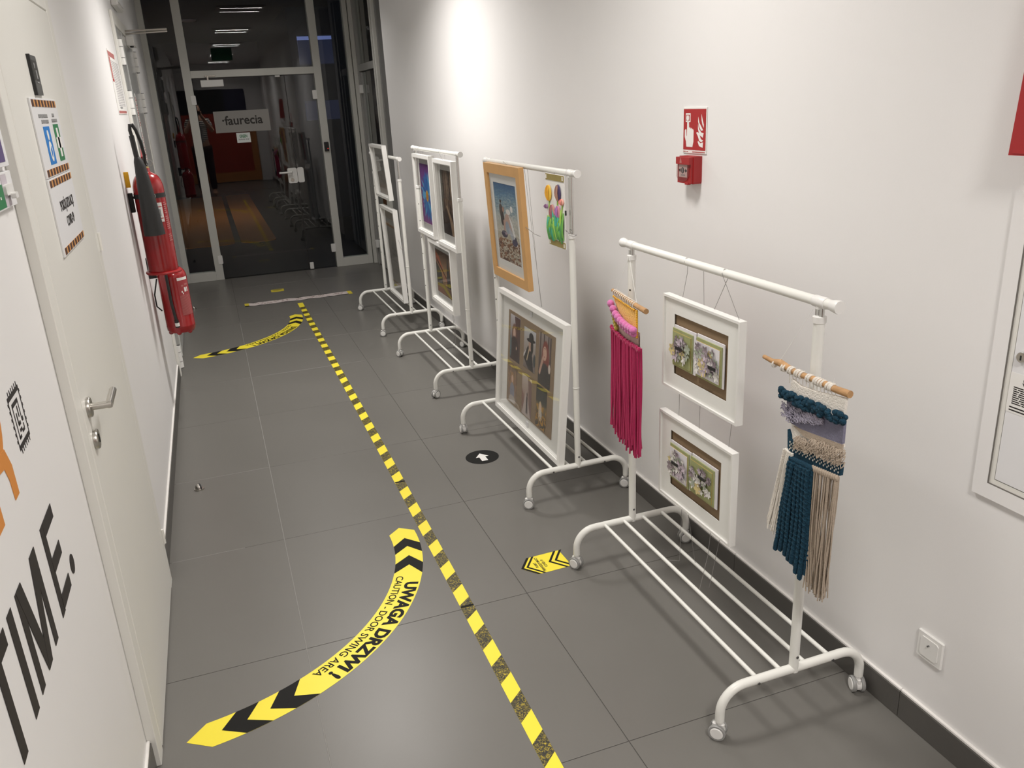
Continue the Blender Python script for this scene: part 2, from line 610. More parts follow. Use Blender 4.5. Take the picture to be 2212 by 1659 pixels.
for z in (0.20, 1.345):
    MB().cyl((f1 - 0.012, -PF - 0.003, z - 0.030), (f1 - 0.012, -PF - 0.003, z + 0.030), 0.0060, 12).build('hinge', 'doorf', d1)

# ------------------------------------------------------------------ door_2, double door further along the left wall
d2 = struct('door_2', None, None, None, 'white double fire door with large barrel hinges')
d2.location = (XL, 6.74, 0)
d2.rotation_euler = LW
a0, a1, b0, b1 = 5.985 - 6.74, 7.555 - 6.74, 6.065 - 6.74, 7.475 - 6.74
mid = 6.53 - 6.74
MB().box(a0, b0, -0.018, 0, 0, 2.37, 0.003).box(b1, a1, -0.018, 0, 0, 2.37, 0.003).box(b0, b1, -0.018, 0, 2.29, 2.37, 0.003).build('door_frame', 'doorf', d2)
MB().box(b0, b1, -0.004, 0, 0, 2.29).build('rebate', 'gap', d2)
lfA = MB().box(b0 + 0.004, mid - 0.002, -0.014, -0.004, 0.008, 2.286, 0.002).build('door_leaf', 'leafw', d2)
lfB = MB().box(mid + 0.002, b1 - 0.004, -0.014, -0.004, 0.008, 2.286, 0.002).build('door_leaf', 'leafw', d2)
MB().box(mid - 0.012, mid + 0.02, -0.018, -0.014, 0.008, 2.286, 0.001).build('meeting_strip', 'leafw', d2)


def hinge(parent, x, z0, z1):
    h = (z1 - z0)
    r = 0.0175
    m_ = MB()
    for a, b in ((0, 0.27), (0.285, 0.70), (0.715, 1)):
        m_.lathe([(0.001, z0 + h * a), (r, z0 + h * a + 0.001), (r, z0 + h * b - 0.001), (0.001, z0 + h * b)], (x, -0.024, 0), 14)
        m_.box(x, x + 0.03 * (1 if x < 0 else -1), -0.022, -0.014, z0 + h * a, z0 + h * b) if x > 0 else m_.box(x - 0.03, x, -0.022, -0.014, z0 + h * a, z0 + h * b)
    o = m_.build('hinge', 'plast', parent)
    k_ = MB().lathe([(0.001, z0 - 0.008), (r * 0.8, z0 - 0.006), (r * 0.8, z1 + 0.004), (0.001, z1 + 0.006)], (x, -0.024, 0), 12)
    k_.build('hinge_pin', 'screw', o)


for z0, z1 in ((2.055, 2.205), (1.755, 1.90), (0.05, 0.21)):
    hinge(d2, b0 - 0.012, z0, z1)
    hinge(d2, b1 + 0.012, z0 + 0.015, z1 + 0.012)
cl = MB().box(6.90 - 6.74, 7.16 - 6.74, -0.068, -0.014, 2.225, 2.29, 0.004).build('door_closer', 'plast', d2)
MB().lathe([(0.0, 2.213), (0.012, 2.215), (0.014, 2.226)], (6.925 - 6.74, -0.046, 0), 14, 'z').build('closer_end', 'black', cl)
MB().tube([(0.16, -0.02, 2.322), (0.165, -0.30, 2.33)], 0.0065, 8).tube([(0.19, -0.02, 2.306), (0.17, -0.30, 2.316)], 0.0065, 8).build('closer_arm', 'steel', cl)
# red notice printed on the narrow strip of the leaf
nt_ = MB().box(6.70 - 6.74, 6.80 - 6.74, -0.0152, -0.014, 1.42, 1.90).build('red_notice', 'white', lfB)
nr = MB()
for k in range(26):
    z = 1.44 + k * 0.017
    if 12 <= k <= 13:
        continue
    ww = 0.02 + 0.06 * random.random()
    nr.box(6.705 - 6.74, 6.705 - 6.74 + ww, -0.0158, -0.0152, z, z + 0.011)
nr.build('notice_print', 'redprint', nt_)

# ------------------------------------------------------------------ window_1, the glazed partition with a glass double door
w1 = struct('window_1', None, None, None, 'aluminium glazed partition with frameless glass double door')
w1.location = (0, YG, 0)


def bar(name, x0, x1, z0, z1, y0=-0.05, y1=0.05, M='alu', parent=w1):
    return MB().box(x0, x1, y0, y1, z0, z1, 0.002).build(name, M, parent)


bar('frame_post', XL, -0.352, 0, HC)
bar('frame_post', -0.083, 0.0, 0, HC)
bar('frame_post', 1.238, 1.318, 0, HC)
bar('frame_post', 1.608, 1.655, 0, HC)
bar('frame_post', 1.663, 1.715, 0, HC, -0.075, 0.05)
MB().box(1.655, 1.663, -0.03, 0.05, 0, HC).build('post_groove', 'alud', w1)
bar('transom', 0.0, 1.238, 2.085, 2.155)
bar('bottom_rail', -0.352, -0.083, 0, 0.095)
bar('bottom_rail', 1.318, 1.608, 0, 0.095)
bar('top_rail', -0.352, 1.608, HC - 0.06, HC)


def pane(name, x0, x1, z0, z1, y=0.0, t=0.005):
    return MB().box(x0, x1, y - t, y + t, z0, z1).build(name, 'glassp', w1)


pane('pane', -0.352, -0.083, 0.095, HC - 0.06)
pane('pane', 1.318, 1.608, 0.095, HC - 0.06)
pane('pane', 0.0, 1.238, 2.155, HC - 0.06)
p1 = pane('glass_door_leaf', 0.006, 0.922, 0.012, 2.078, -0.02)
p2 = pane('glass_door_leaf', 0.930, 1.232, 0.012, 2.078, -0.02)
MB().box(0.922, 0.930, -0.028, -0.012, 0.012, 2.078).build('brush_seal', 'black', w1)
MB().box(0.0, 1.238, -0.03, 0.0, 2.078, 2.085).build('brush_seal', 'black', w1)
for (hx0, s_) in ((-0.036, p1), (1.195, p2)):
    for z0 in (1.828, 0.177):
        MB().prism(roundrect(hx0, hx0 + 0.048, z0, z0 + 0.09, 0.008), lambda u, v, t: (u, t, v), -0.056, -0.026).build('glass_hinge', 'plast', s_)
dk = MB().prism(roundrect(0.826, 0.926, 0.972, 1.132, 0.018), lambda u, v, t: (u, t, v), -0.05, -0.024).build('lock_case', 'plast', p1)
MB().tube([(0.868, -0.05, 1.09), (0.868, -0.085, 1.09), (0.735, -0.085, 1.088)], 0.011, 10).build('lever', 'plast', dk)
MB().lathe([(0.0, -0.056), (0.016, -0.056), (0.02, -0.05)], (0.868, 0, 1.005), 18, 'y').build('cylinder_ring', 'steel', dk)
MB().prism(roundrect(0.930, 0.998, 0.972, 1.132, 0.018), lambda u, v, t: (u, t, v), -0.05, -0.024).build('lock_strike', 'plast', p2)
MB().box(0.935, 0.978, -0.04, -0.012, 0.006, 0.082, 0.004).build('floor_bolt', 'plast', p2)
MB().box(0.83, 0.88, -0.045, -0.02, 2.066, 2.082, 0.002).build('top_stop', 'plast', p2)
gc = MB().box(0.082, 0.305, -0.075, -0.026, 1.995, 2.062, 0.004).build('door_closer', 'plast', p1)
MB().box(0.13, 0.235, -0.07, -0.05, 2.093, 2.108, 0.002).box(0.15, 0.165, -0.07, -0.05, 2.06, 2.10).build('closer_arm', 'steel', gc)
rd = thing('card_reader', 'small black card reader with red dot on the door post', 'card reader', (1.276, YG - 0.05, 1.28))
MB().prism(roundrect(-0.024, 0.024, 0, 0.10, 0.006), lambda u, v, t: (u, t, v), -0.016, 0).build('case', 'black', rd)
MB().lathe([(0.0, -0.0175), (0.003, -0.0165)], (0.012, 0, 0.03), 10, 'y').build('indicator_light', emit('red_led', (1, 0.03, 0.02), 3.0), rd)

# signs on the glass door
sg = thing('company_sign', 'grey company name sign on the glass door reading faurecia', 'sign', (0.436, YG - 0.032, 1.645))
MB().box(-0.28, 0.28, -0.003, 0.003, -0.108, 0.108, 0.0005).build('board', mat('sign_grey', (0.27, 0.26, 0.245), 0.5), sg)
text_on(sg, 'lettering', '·faurecia', 0.125, 'ink', 0.0, 0.008, 0.0036, bold=0.0026, width=0.41)
s2 = thing('green_sign', 'small white paper sign reading GREEN below the company sign', 'sign', (0.424, YG - 0.032, 1.478))
MB().box(-0.07, 0.07, -0.001, 0.003, -0.05, 0.05).build('paper', mat('paper_bright', (0.74, 0.78, 0.76), 0.6), s2)
text_on(s2, 'heading', 'GREEN', 0.04, 'green', 0.0, 0.014, 0.0015, bold=0.0012, width=0.078)
ln = MB()
for k in range(17):
    if k == 11: continue
    ln.box(-0.052 + k * 0.0063, -0.052 + k * 0.0063 + 0.004, -0.0018, -0.001, -0.022 - 0.003 * (k % 3 == 0), -0.012 + 0.003 * (k % 4 == 0))
ln.build('small_print', 'greyprint', s2)

# ------------------------------------------------------------------ door_3, glazed side door in the recess on the right
d3 = struct('door_3', None, None, None, 'glazed aluminium side door seen edge on beyond the right wall')
d3.location = (XS, 8.9, 0)
for nm, ya, yb, z0, z1, x0, x1, M in (
        ('frame_post', 9.42, 9.505, 0, HC, 0.0, 0.06, 'alu_shaded'), ('frame_post', 8.50, 8.56, 0, HC, -0.01, 0.06, 'alu'),
        ('frame_post', 8.36, 8.41, 0, HC, -0.02, 0.06, 'alu'), ('post_groove', 8.41, 8.50, 0, HC, 0.02, 0.06, 'alud'),
        ('post_groove', 8.30, 8.36, 0, HC, 0.01, 0.06, 'alud'),
        ('transom', 8.56, 9.42, 2.08, 2.15, 0.0, 0.06, 'alu_shaded'), ('leaf_stile', 9.33, 9.41, 0.01, 2.07, 0.01, 0.05, 'alu_shaded'),
        ('leaf_stile', 8.57, 8.64, 0.01, 2.07, 0.01, 0.05, 'alu_shaded'), ('leaf_rail', 8.64, 9.33, 0.01, 0.12, 0.01, 0.05, 'alu_shaded'),
        ('post_groove', 9.505, 9.52, 0, HC, 0.0, 0.06, 'black')):
    MB().box(x0, x1, ya - 8.9, yb - 8.9, z0, z1, 0.001).build(nm, M, d3)
MB().box(0.025, 0.032, 8.56 - 8.9, 9.42 - 8.9, 2.15, HC).build('pane', 'glassp', d3)
MB().box(0.025, 0.032, 8.64 - 8.9, 9.33 - 8.9, 0.12, 2.07).build('pane', 'glassp', d3)
for z in (1.86, 0.2):
    MB().box(-0.025, 0.012, 9.33 - 8.9, 9.40 - 8.9, z, z + 0.085, 0.004).build('glass_hinge', 'plast', d3)
nb = thing('red_notice_sheet', 'narrow notice sheet with red print beside the side door', 'notice', (XR + 0.117, 8.12, 1.35), RW)
MB().box(-0.08, 0.08, -0.002, 0, 0, 0.42).build('sheet', 'whiteb', nb)
for k, zz in enumerate((0.02, 0.06, 0.12, 0.33)):
    patch(nb, 'red_print', rectpoly(-0.06, 0.05, zz, zz + 0.02), 'redprint', 0.002)

# ------------------------------------------------------------------ dark hall beyond the glass
YF = 20.6
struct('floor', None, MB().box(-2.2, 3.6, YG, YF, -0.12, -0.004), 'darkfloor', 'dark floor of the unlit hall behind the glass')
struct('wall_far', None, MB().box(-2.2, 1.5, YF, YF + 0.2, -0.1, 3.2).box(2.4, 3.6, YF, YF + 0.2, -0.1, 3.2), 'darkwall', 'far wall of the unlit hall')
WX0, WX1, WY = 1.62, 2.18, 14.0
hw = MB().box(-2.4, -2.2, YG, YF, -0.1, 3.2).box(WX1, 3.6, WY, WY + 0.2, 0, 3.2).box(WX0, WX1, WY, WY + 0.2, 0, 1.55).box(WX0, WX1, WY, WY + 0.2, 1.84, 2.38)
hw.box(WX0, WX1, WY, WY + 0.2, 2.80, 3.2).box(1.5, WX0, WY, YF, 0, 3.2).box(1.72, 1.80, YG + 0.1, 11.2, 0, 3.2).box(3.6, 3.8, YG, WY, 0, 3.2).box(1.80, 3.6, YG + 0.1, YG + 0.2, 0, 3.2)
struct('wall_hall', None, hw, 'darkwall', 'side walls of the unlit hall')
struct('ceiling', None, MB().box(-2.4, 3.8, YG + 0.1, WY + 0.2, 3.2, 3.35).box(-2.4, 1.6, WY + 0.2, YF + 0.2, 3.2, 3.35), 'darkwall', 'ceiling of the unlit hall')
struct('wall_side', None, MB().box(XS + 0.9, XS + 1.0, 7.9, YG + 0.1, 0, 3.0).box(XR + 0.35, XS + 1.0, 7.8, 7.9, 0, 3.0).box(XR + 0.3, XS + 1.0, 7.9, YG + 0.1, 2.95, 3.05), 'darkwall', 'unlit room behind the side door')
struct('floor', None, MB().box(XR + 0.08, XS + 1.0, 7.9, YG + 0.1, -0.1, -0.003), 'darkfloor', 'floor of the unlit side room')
for (x0, x1, lab) in ((-1.4, 0.215, 'wide orange carpet on the hall floor behind the left side of the glass'), (0.30, 0.78, 'narrow orange carpet runner on the hall floor behind the glass door')):
    o = MB().prism(roundrect(x0, x1, 12.15, 19.6, 0.12), FLAT, -0.004, 0.006).build('carpet', 'carpet', None)
    tag(o, lab, 'carpet', 'orange carpets in the hall')
pn = thing('reception_panel', 'dark red and orange panelling reflected in the glass door', 'wall panel', (0.4, YB + 0.002, 0.02), (0, 0, PI))
for nm, a, b, z0, z1, d, M in (('red_panel', -0.80, 0.80, 0.24, 1.70, 0.03, 'darkred'), ('orange_border', -0.96, -0.80, 0.0, 1.70, 0.04, 'brown'), ('orange_border', -0.80, 0.80, 0.0, 0.24, 0.04, 'brown'),
                            ('black_screen', -0.28, 0.80, 1.70, 2.28, 0.03, 'black'), ('navy_panel', -0.80, -0.28, 1.70, 2.27, 0.03, 'navy')):
    MB().box(a, b, -d, 0, z0, z1, 0.002).build(nm, M, pn)

# ------------------------------------------------------------------ ceiling lamps (twin LED strips across the corridor)
lamp_e = emit('led_strip', LAMP_COL, LAMP)
lamp_dim = emit('led_strip_dimmed', LAMP_COL, LAMP * 0.5)


def lamp(y, label, em, watts=LAMP_W):
    t = thing('ceiling_light', label, 'ceiling light', (0.67, y, HC), (0, 0, 0), 'twin-strip ceiling lights')
    MB().box(-0.28, 0.28, -0.24, 0.24, -0.018, 0, 0.003).build('housing', 'plast', t)
    for s_ in (-1, 1):
        c = 0.195 * s_
        st = MB().box(-0.232, 0.232, c - 0.026, c + 0.026, -0.026, -0.018, 0.002).build('strip_holder', 'plast', t)
        MB().add([(-0.23, c - 0.016, -0.0275), (-0.23, c + 0.016, -0.0275), (0.23, c + 0.016, -0.0275), (0.23, c - 0.016, -0.0275)], [(0, 1, 2, 3)]).build('led_strip', em, st)
    ld = bpy.data.lights.new('lamp_optic', 'AREA')
    ld.shape = 'RECTANGLE'
    ld.size, ld.size_y = 0.46, 0.42
    ld.energy = watts
    ld.color = LAMP_COL
    ld.spread = math.radians(142)
    lo = bpy.data.objects.new('lamp_optic', ld)
    COL.objects.link(lo)
    lo.parent = t
    lo.location = (0, 0, -0.03)


lamp(8.07, 'dimmed twin-strip ceiling light nearest the glass door', lamp_dim, LAMP_W * 0.24)
lamp(5.26, 'twin-strip ceiling light over the third clothes rack', lamp_e, LAMP_W * 1.1)
lamp(2.42, 'twin-strip ceiling light over the nearest clothes rack', lamp_e, LAMP_W * 0.60)
lamp(-0.42, 'twin-strip ceiling light above the photographer', lamp_e, LAMP_W * 1.3)
lamp(-3.0, 'twin-strip ceiling light at the end behind the camera', lamp_e, LAMP_W * 0.6)
hl = thing('added_hall_lamp', 'small dim round lamp added to light the hall behind the glass', 'ceiling light', (0.1, 15.6, 3.2))  # unseen lamp, added to brighten the carpets in the dark hall
MB().lathe([(0.0, -0.035), (0.10, -0.03), (0.13, -0.012), (0.135, 0.0)], n=24).build('added_lamp_body', 'plast', hl)
ld = bpy.data.lights.new('added_hall_light', 'AREA')
ld.shape = 'DISK'
ld.size = 0.2
ld.energy = 5.0
ld.color = (1.0, 0.86, 0.70)
ld.spread = math.radians(120)
lo = bpy.data.objects.new('added_hall_light', ld)
COL.objects.link(lo)
lo.parent = hl
lo.location = (0, 0, -0.04)
ex = thing('exit_sign', 'green exit sign hanging from the ceiling', 'exit sign', (0.55, 3.25, HC))
MB().box(-0.17, 0.17, -0.015, 0.015, -0.32, -0.12, 0.003).build('plate', 'exitg', ex)
for s_ in (-1, 1):
    MB().cyl((0.12 * s_, 0, -0.12), (0.12 * s_, 0, 0), 0.003, 6).build('rod', 'steel', ex)

# ------------------------------------------------------------------ clothes racks
LP, WX = 0.9756, 0.4823
HB = 0.160


def arch_path(x0, x1, y, ztop, zleg, r, n=8):
    pts = [(x0, y, zleg)]
    for k in range(n + 1):
        a = PI - PI / 2 * k / n
        pts.append((x0 + r + r * math.cos(a), y, ztop - r + r * math.sin(a)))
    for k in range(n + 1):
        a = PI / 2 - PI / 2 * k / n
        pts.append((x1 - r + r * math.cos(a), y, ztop - r + r * math.sin(a)))
    pts.append((x1, y, zleg))
    return pts


RM = {}


def rack_meshes():
    def reg(n, mb): RM[n] = mb.mesh(n)
    reg('foot', MB().tube(arch_path(-WX / 2, WX / 2, 0, HB, 0.058, 0.075), 0.0132, 14))
    reg('rod', MB().tube([(0, -LP / 2, 0.162), (0, LP / 2, 0.162)], 0.0068, 10))
    reg('pole', MB().tube([(0, 0, HB - 0.008), (0, 0, 1.192)], 0.0138, 16))
    reg('collar', MB().lathe([(0.0138, 1.180), (0.0168, 1.182), (0.0168, 1.197), (0.009, 1.199)], (0, 0, 0), 18))
    tb = MB().tube([(0, -0.545, 0), (0, 0.545, 0)], 0.0126, 16)
    reg('top_bar', tb)
    reg('end_cap', MB().lathe([(0.0128, -0.028), (0.0150, -0.018), (0.0168, -0.003), (0.0160, 0.0), (0.0, 0.0)], (0, 0, 0), 20, 'y'))
    reg('bracket', MB().lathe([(0.0136, -0.022), (0.0145, -0.02), (0.0145, 0.02), (0.0136, 0.022)], (0, 0, 0), 18, 'y').cyl((0, 0, -0.0165), (0, 0, -0.008), 0.0115, 14))
    reg('seam_ring', MB().lathe([(0.0138, -0.004), (0.0150, -0.002), (0.0150, 0.002), (0.0138, 0.004)], (0, 0, 0), 16))
    reg('screw', MB().lathe([(0.0, -0.0019), (0.0038, -0.0016), (0.0046, 0.001)], (0, 0, 0), 12, 'y'))
    reg('screw_hole', MB().lathe([(0.0, -0.0008), (0.0034, -0.0006), (0.0036, 0.0006)], (0, 0, 0), 10, 'x'))
    # caster: stem, hub and two wheels, axle along local x
    reg('caster', MB().cyl((0, 0, 0.045), (0, 0, 0.062), 0.0085, 12).box(-0.006, 0.006, -0.014, 0.020, 0.012, 0.050, 0.003).lathe([(0.001, -0.011), (0.020, -0.011), (0.020, 0.011), (0.001, 0.011)], (0, 0.004, 0.0245), 18, 'x'))
    reg('wheel', MB().lathe([(0.010, 0.007), (0.0238, 0.008), (0.0245, 0.010), (0.0245, 0.0165), (0.0235, 0.018), (0.001, 0.018)], (0, 0.004, 0.0245), 24, 'x'))
    reg('wheel_disc', MB().lathe([(0.001, 0.0205), (0.0165, 0.0202), (0.0185, 0.0185), (0.0185, 0.017)], (0, 0.004, 0.0245), 24, 'x'))


rack_meshes()
PART_M = dict(foot='rack', rod='rack', pole='rack', collar='plast', top_bar='rack', end_cap='plast', bracket='plast', screw='screw', screw_hole='black', seam_ring='rack',
              caster='plast', wheel='wheel', wheel_disc='plast')


def rpart(n, parent, loc=(0, 0, 0), rotz=0.0):
    o = link(n, RM[n], PART_M[n], parent)
    o.location = loc
    o.rotation_euler = (0, 0, rotz)
    return o


RK = [(1.35168, 2.07674, 0.0, 1.2331), (1.35687, 3.59439, 0.0139, 1.4424), (1.35834, 5.20074, 0.0092, 1.4475), (1.3550, 6.78929, 0.0051, 1.3472)]
RLAB = ['nearest white metal clothes rack, carrying two yarn wall hangings',
        'second white clothes rack from the camera, carrying the wooden framed beach painting',
        'third white clothes rack from the camera, carrying the purple flower picture',
        'farthest white clothes rack, next to the glass door, carrying two sketches']
CAST = [(0.55, 0.35, 1.2, -0.55), (0.9, -0.25, 0.3, 0.7), (1.9, 0.25, 0.4, 0.6), (1.1, 0.9, 1.3, 1.25)]
for i, (x, y, yaw, H) in enumerate(RK):
    t = thing('clothes_rack', RLAB[i], 'clothes rack', (x, y, 0), (0, 0, yaw), 'white wheeled clothes racks')
    for s_ in (-1, 1):
        rpart('foot', t, (0, s_ * LP / 2, 0))
        pl = rpart('pole', t, (0, s_ * LP / 2, 0))
        rpart('collar', pl)
        sc1 = rpart('screw', pl, (0, -0.0138, 0.205))
        if s_ > 0:
            for zz in np.arange(0.50, 1.15, 0.115):
                a_ = math.radians(35)
                rpart('screw_hole', pl, (-0.0137 * math.cos(a_), -0.0137 * math.sin(a_), float(zz)), a_)
        else:
            rpart('seam_ring', pl, (0, 0, 0.53))
        cz = MB().tube([(0, -0.0062, 1.19), (0, -0.0062, H - 0.012)], 0.0072, 12).tube([(0, 0.0062, 1.19), (0, 0.0062, H - 0.012)], 0.0072, 12)
        c_ = cz.build('chrome_upright', 'chrome', t)
        c_.location.y = s_ * LP / 2
        b_ = rpart('bracket', t, (0, s_ * LP / 2, H))
        e_ = rpart('end_cap', t, (0, s_ * 0.555, H), 0 if s_ > 0 else PI)
        for q in (-0.125, 0.128):
            o = rpart('screw', t, (q, s_ * LP / 2 + (-0.0132 if s_ < 0 else 0.0132), HB - 0.004), 0 if s_ < 0 else PI)
    rpart('top_bar', t, (0, 0, H))
    for q in (-0.122, -0.0405, 0.0425, 0.1255):
        rpart('rod', t, (q, 0, 0))
    for j, (sx, sy) in enumerate(((-1, -1), (-1, 1), (1, 1), (1, -1))):
        c_ = rpart('caster', t, (sx * WX / 2, sy * LP / 2, 0), CAST[i][j] + 0.2)
        rpart('wheel', c_); rpart('wheel_disc', c_)
        rpart('wheel', c_, (0, 0.008, 0), PI); rpart('wheel_disc', c_, (0, 0.008, 0), PI)
#PARTB
# ------------------------------------------------------------------ artwork painting on a fine vertex grid
class Canvas:
    def __init__(s, nx, ny, base, aspect=1.0):
        s.nx, s.ny = nx, ny
        s.a = aspect          # width / height
        u, v = np.meshgrid(np.linspace(0, 1, nx), np.linspace(0, 1, ny))
        s.u, s.v = u, v
        s.c = np.ones((ny, nx, 3)) * np.array(base, float)

    def noise(s, sx, sy, seed=0):
        r = np.random.default_rng(seed)
        gx, gy = int(sx) + 2, int(sy) + 2
        gr = r.random((gy, gx))
        x, y = s.u * sx, s.v * sy
        i, j = x.astype(int), y.astype(int)
        fx, fy = x - i, y - j
        fx, fy = fx * fx * (3 - 2 * fx), fy * fy * (3 - 2 * fy)
        a = gr[j, i] * (1 - fx) + gr[j, i + 1] * fx
        b = gr[j + 1, i] * (1 - fx) + gr[j + 1, i + 1] * fx
        return a * (1 - fy) + b * fy

    def blend(s, mask, col):
        mk = np.clip(mask, 0, 1)[..., None]
        s.c = s.c * (1 - mk) + np.array(col, float) * mk
        return s

    def grad(s, stops):
        v = s.v
        for k in range(3):
            s.c[..., k] = np.interp(v, [p[0] for p in stops], [p[1][k] for p in stops])
        return s

    def ell(s, cx, cy, rx, ry, col, ang=0.0, soft=0.12, op=1.0):
        x, y = (s.u - cx) * s.a, (s.v - cy)
        ca, sa = math.cos(ang), math.sin(ang)
        X, Y = x * ca + y * sa, -x * sa + y * ca
        d = np.sqrt((X / rx) ** 2 + (Y / ry) ** 2)
        return s.blend(op * np.clip((1 - d) / soft + 0.5, 0, 1), col)

    def poly(s, pts, col, op=1.0):
        ins = np.zeros(s.u.shape, bool)
        n = len(pts)
        for i in range(n):
            x0, y0 = pts[i]
            x1, y1 = pts[(i + 1) % n]
            c = ((y0 > s.v) != (y1 > s.v)) & (s.u < (x1 - x0) * (s.v - y0) / (y1 - y0 + 1e-12) + x0)
            ins ^= c
        return s.blend(ins * op, col)

    def line(s, p0, p1, w_, col, op=1.0, soft=0.5):
        ax, ay = p0[0] * s.a, p0[1]
        bx, by = p1[0] * s.a, p1[1]
        x, y = s.u * s.a, s.v
        L = (bx - ax) ** 2 + (by - ay) ** 2 + 1e-12
        t = np.clip(((x - ax) * (bx - ax) + (y - ay) * (by - ay)) / L, 0, 1)
        d = np.hypot(x - ax - t * (bx - ax), y - ay - t * (by - ay))
        return s.blend(op * np.clip((w_ - d) / (w_ * soft) + 0.5, 0, 1), col)

    def build(s, name, parent, x0, x1, z0, z1, y, M='paint', warp=None):
        nx, ny = s.nx, s.ny
        X = x0 + s.u * (x1 - x0)
        Z = z0 + s.v * (z1 - z0)
        co = np.stack([X, np.full_like(X, y), Z], -1).reshape(-1, 3)
        idx = np.arange(nx * ny).reshape(ny, nx)
        f = np.stack([idx[:-1, :-1], idx[:-1, 1:], idx[1:, 1:], idx[1:, :-1]], -1).reshape(-1, 4)
        me = bpy.data.meshes.new(name)
        me.from_pydata(co.tolist(), [], f.tolist())
        at = me.color_attributes.new('paint', 'FLOAT_COLOR', 'POINT')
        c = np.clip(s.c, 0, 255) / 255
        c = np.where(c <= 0.04045, c / 12.92, ((c + 0.055) / 1.055) ** 2.4)
        buf = np.ones((nx * ny, 4))
        buf[:, :3] = c.reshape(-1, 3)
        at.data.foreach_set('color', buf.ravel())
        me.update()
        return link(name, me, M, parent)


def art_beach():
    c = Canvas(100, 210, (190, 184, 168), 0.62)
    c.grad([(0, (176, 168, 150)), (0.3, (188, 180, 160)), (0.55, (176, 182, 176)), (0.75, (130, 160, 172)), (0.86, (84, 128, 160)), (1, (40, 88, 136))])
    n = c.noise(14, 90, 1) * 0.5 + c.noise(34, 150, 41) * 0.5
    c.blend(np.clip((n - 0.48) * 5, 0, 1) * (c.v > 0.52) * np.clip((1.02 - c.v) * 2.6, 0.1, 0.6), (190, 198, 194))
    n = c.noise(12, 110, 2) * 0.5 + c.noise(28, 160, 42) * 0.5
    c.blend(np.clip((n - 0.54) * 6, 0, 1) * (c.v > 0.60) * 0.45, (60, 96, 124))
    n = c.noise(22, 60, 3)
    c.blend((n > 0.60) * (c.v < 0.62) * 0.5, (214, 208, 194))
    n = c.noise(14, 40, 4) * 0.6 + c.noise(30, 90, 43) * 0.4
    c.blend((n > 0.56) * (c.v < 0.30) * 0.8, (138, 92, 64))
    n = c.noise(16, 46, 9) * 0.6 + c.noise(34, 96, 44) * 0.4
    c.blend((n > 0.60) * (c.v < 0.24) * 0.8, (92, 64, 52))
    c.ell(0.27, 0.64, 0.055, 0.10, (78, 66, 58), 0.15)                       # dark standing figure
    c.ell(0.30, 0.55, 0.05, 0.09, (62, 52, 48), -0.1)
    c.ell(0.26, 0.77, 0.028, 0.022, (70, 58, 52))
    c.ell(0.36, 0.67, 0.03, 0.035, (170, 132, 112))
    c.ell(0.55, 0.50, 0.10, 0.13, (196, 160, 142), 0.2, op=0.85)             # bather
    c.ell(0.50, 0.45, 0.055, 0.08, (150, 166, 182), 0.2, op=0.9)
    c.ell(0.58, 0.655, 0.06, 0.035, (232, 228, 222))
    c.ell(0.74, 0.70, 0.035, 0.04, (236, 234, 230))
    for k in range(8):
        c.line((0.60 + 0.02 * k, 0.60 - 0.03 * k), (0.74 + 0.025 * k, 0.50 - 0.04 * k), 0.008, (228, 228, 226))
    c.line((0.36, 0.52), (0.36, 0.36), 0.022, (190, 154, 138))
    c.line((0.60, 0.42), (0.74, 0.30), 0.04, (176, 184, 194), op=0.85)
    c.ell(0.33, 0.355, 0.085, 0.045, (86, 80, 96))
    c.ell(0.40, 0.365, 0.03, 0.02, (160, 140, 150))
    c.ell(0.78, 0.285, 0.075, 0.045, (92, 88, 108), 0.2)
    c.ell(0.83, 0.33, 0.02, 0.03, (80, 76, 92))
    return c


def art_flower():
    c = Canvas(100, 130, (112, 58, 128), 0.79)
    c.grad([(0, (132, 72, 130)), (0.5, (104, 62, 128)), (1, (108, 48, 124))])
    n = c.noise(6, 6, 5)
    c.blend((n - 0.4) * 0.5, (70, 60, 120))
    R = random.Random(3)
    for lay in range(2):
        for k in range(22):
            a = 2 * PI * k / 22 + lay * 0.14 + R.uniform(-0.06, 0.06)
            L = R.uniform(0.36, 0.46) * (1 - 0.2 * lay)
            cx, cy = 0.52 + math.cos(a) * L * 0.56 / 0.79 * 0.8, 0.47 + math.sin(a) * L * 0.56
            col = [(52, 108, 170), (66, 140, 188), (44, 90, 160), (86, 160, 200)][R.randrange(4)]
            c.ell(cx, cy, L * 0.5, 0.032 + 0.01 * lay, col, a, 0.25)
    c.ell(0.50, 0.47, 0.085, 0.095, (206, 156, 58))
    c.ell(0.50, 0.47, 0.045, 0.055, (168, 112, 34), soft=0.6)
    return c


def art_forest():
    c = Canvas(100, 130, (70, 56, 44), 0.79)
    c.grad([(0, (34, 26, 22)), (0.35, (58, 44, 34)), (0.7, (120, 104, 86)), (1, (112, 98, 82))])
    R = random.Random(5)
    for k in range(26):
        x = R.random()
        wd = R.uniform(0.008, 0.028)
        c.line((x, 0.30 + R.uniform(-0.05, 0.1)), (x + R.uniform(-0.02, 0.02), 1.05), wd, [(52, 40, 32), (138, 116, 94), (84, 66, 52), (40, 30, 26)][R.randrange(4)], op=0.85)
    n = c.noise(18, 30, 6)
    c.blend((n > 0.6) * 0.25, (150, 130, 110))
    c.poly([(0, 0), (1, 0), (1, 0.22), (0.72, 0.34), (0.35, 0.42), (0, 0.34)], (40, 30, 26), 0.85)
    c.poly([(0.62, 0), (0.98, 0), (0.66, 0.26), (0.36, 0.46), (0.26, 0.45), (0.50, 0.24)], (142, 120, 96), 0.9)
    c.blend((c.u < 0.1) * (c.v > 0.35) * 0.8, (92, 96, 88))
    return c


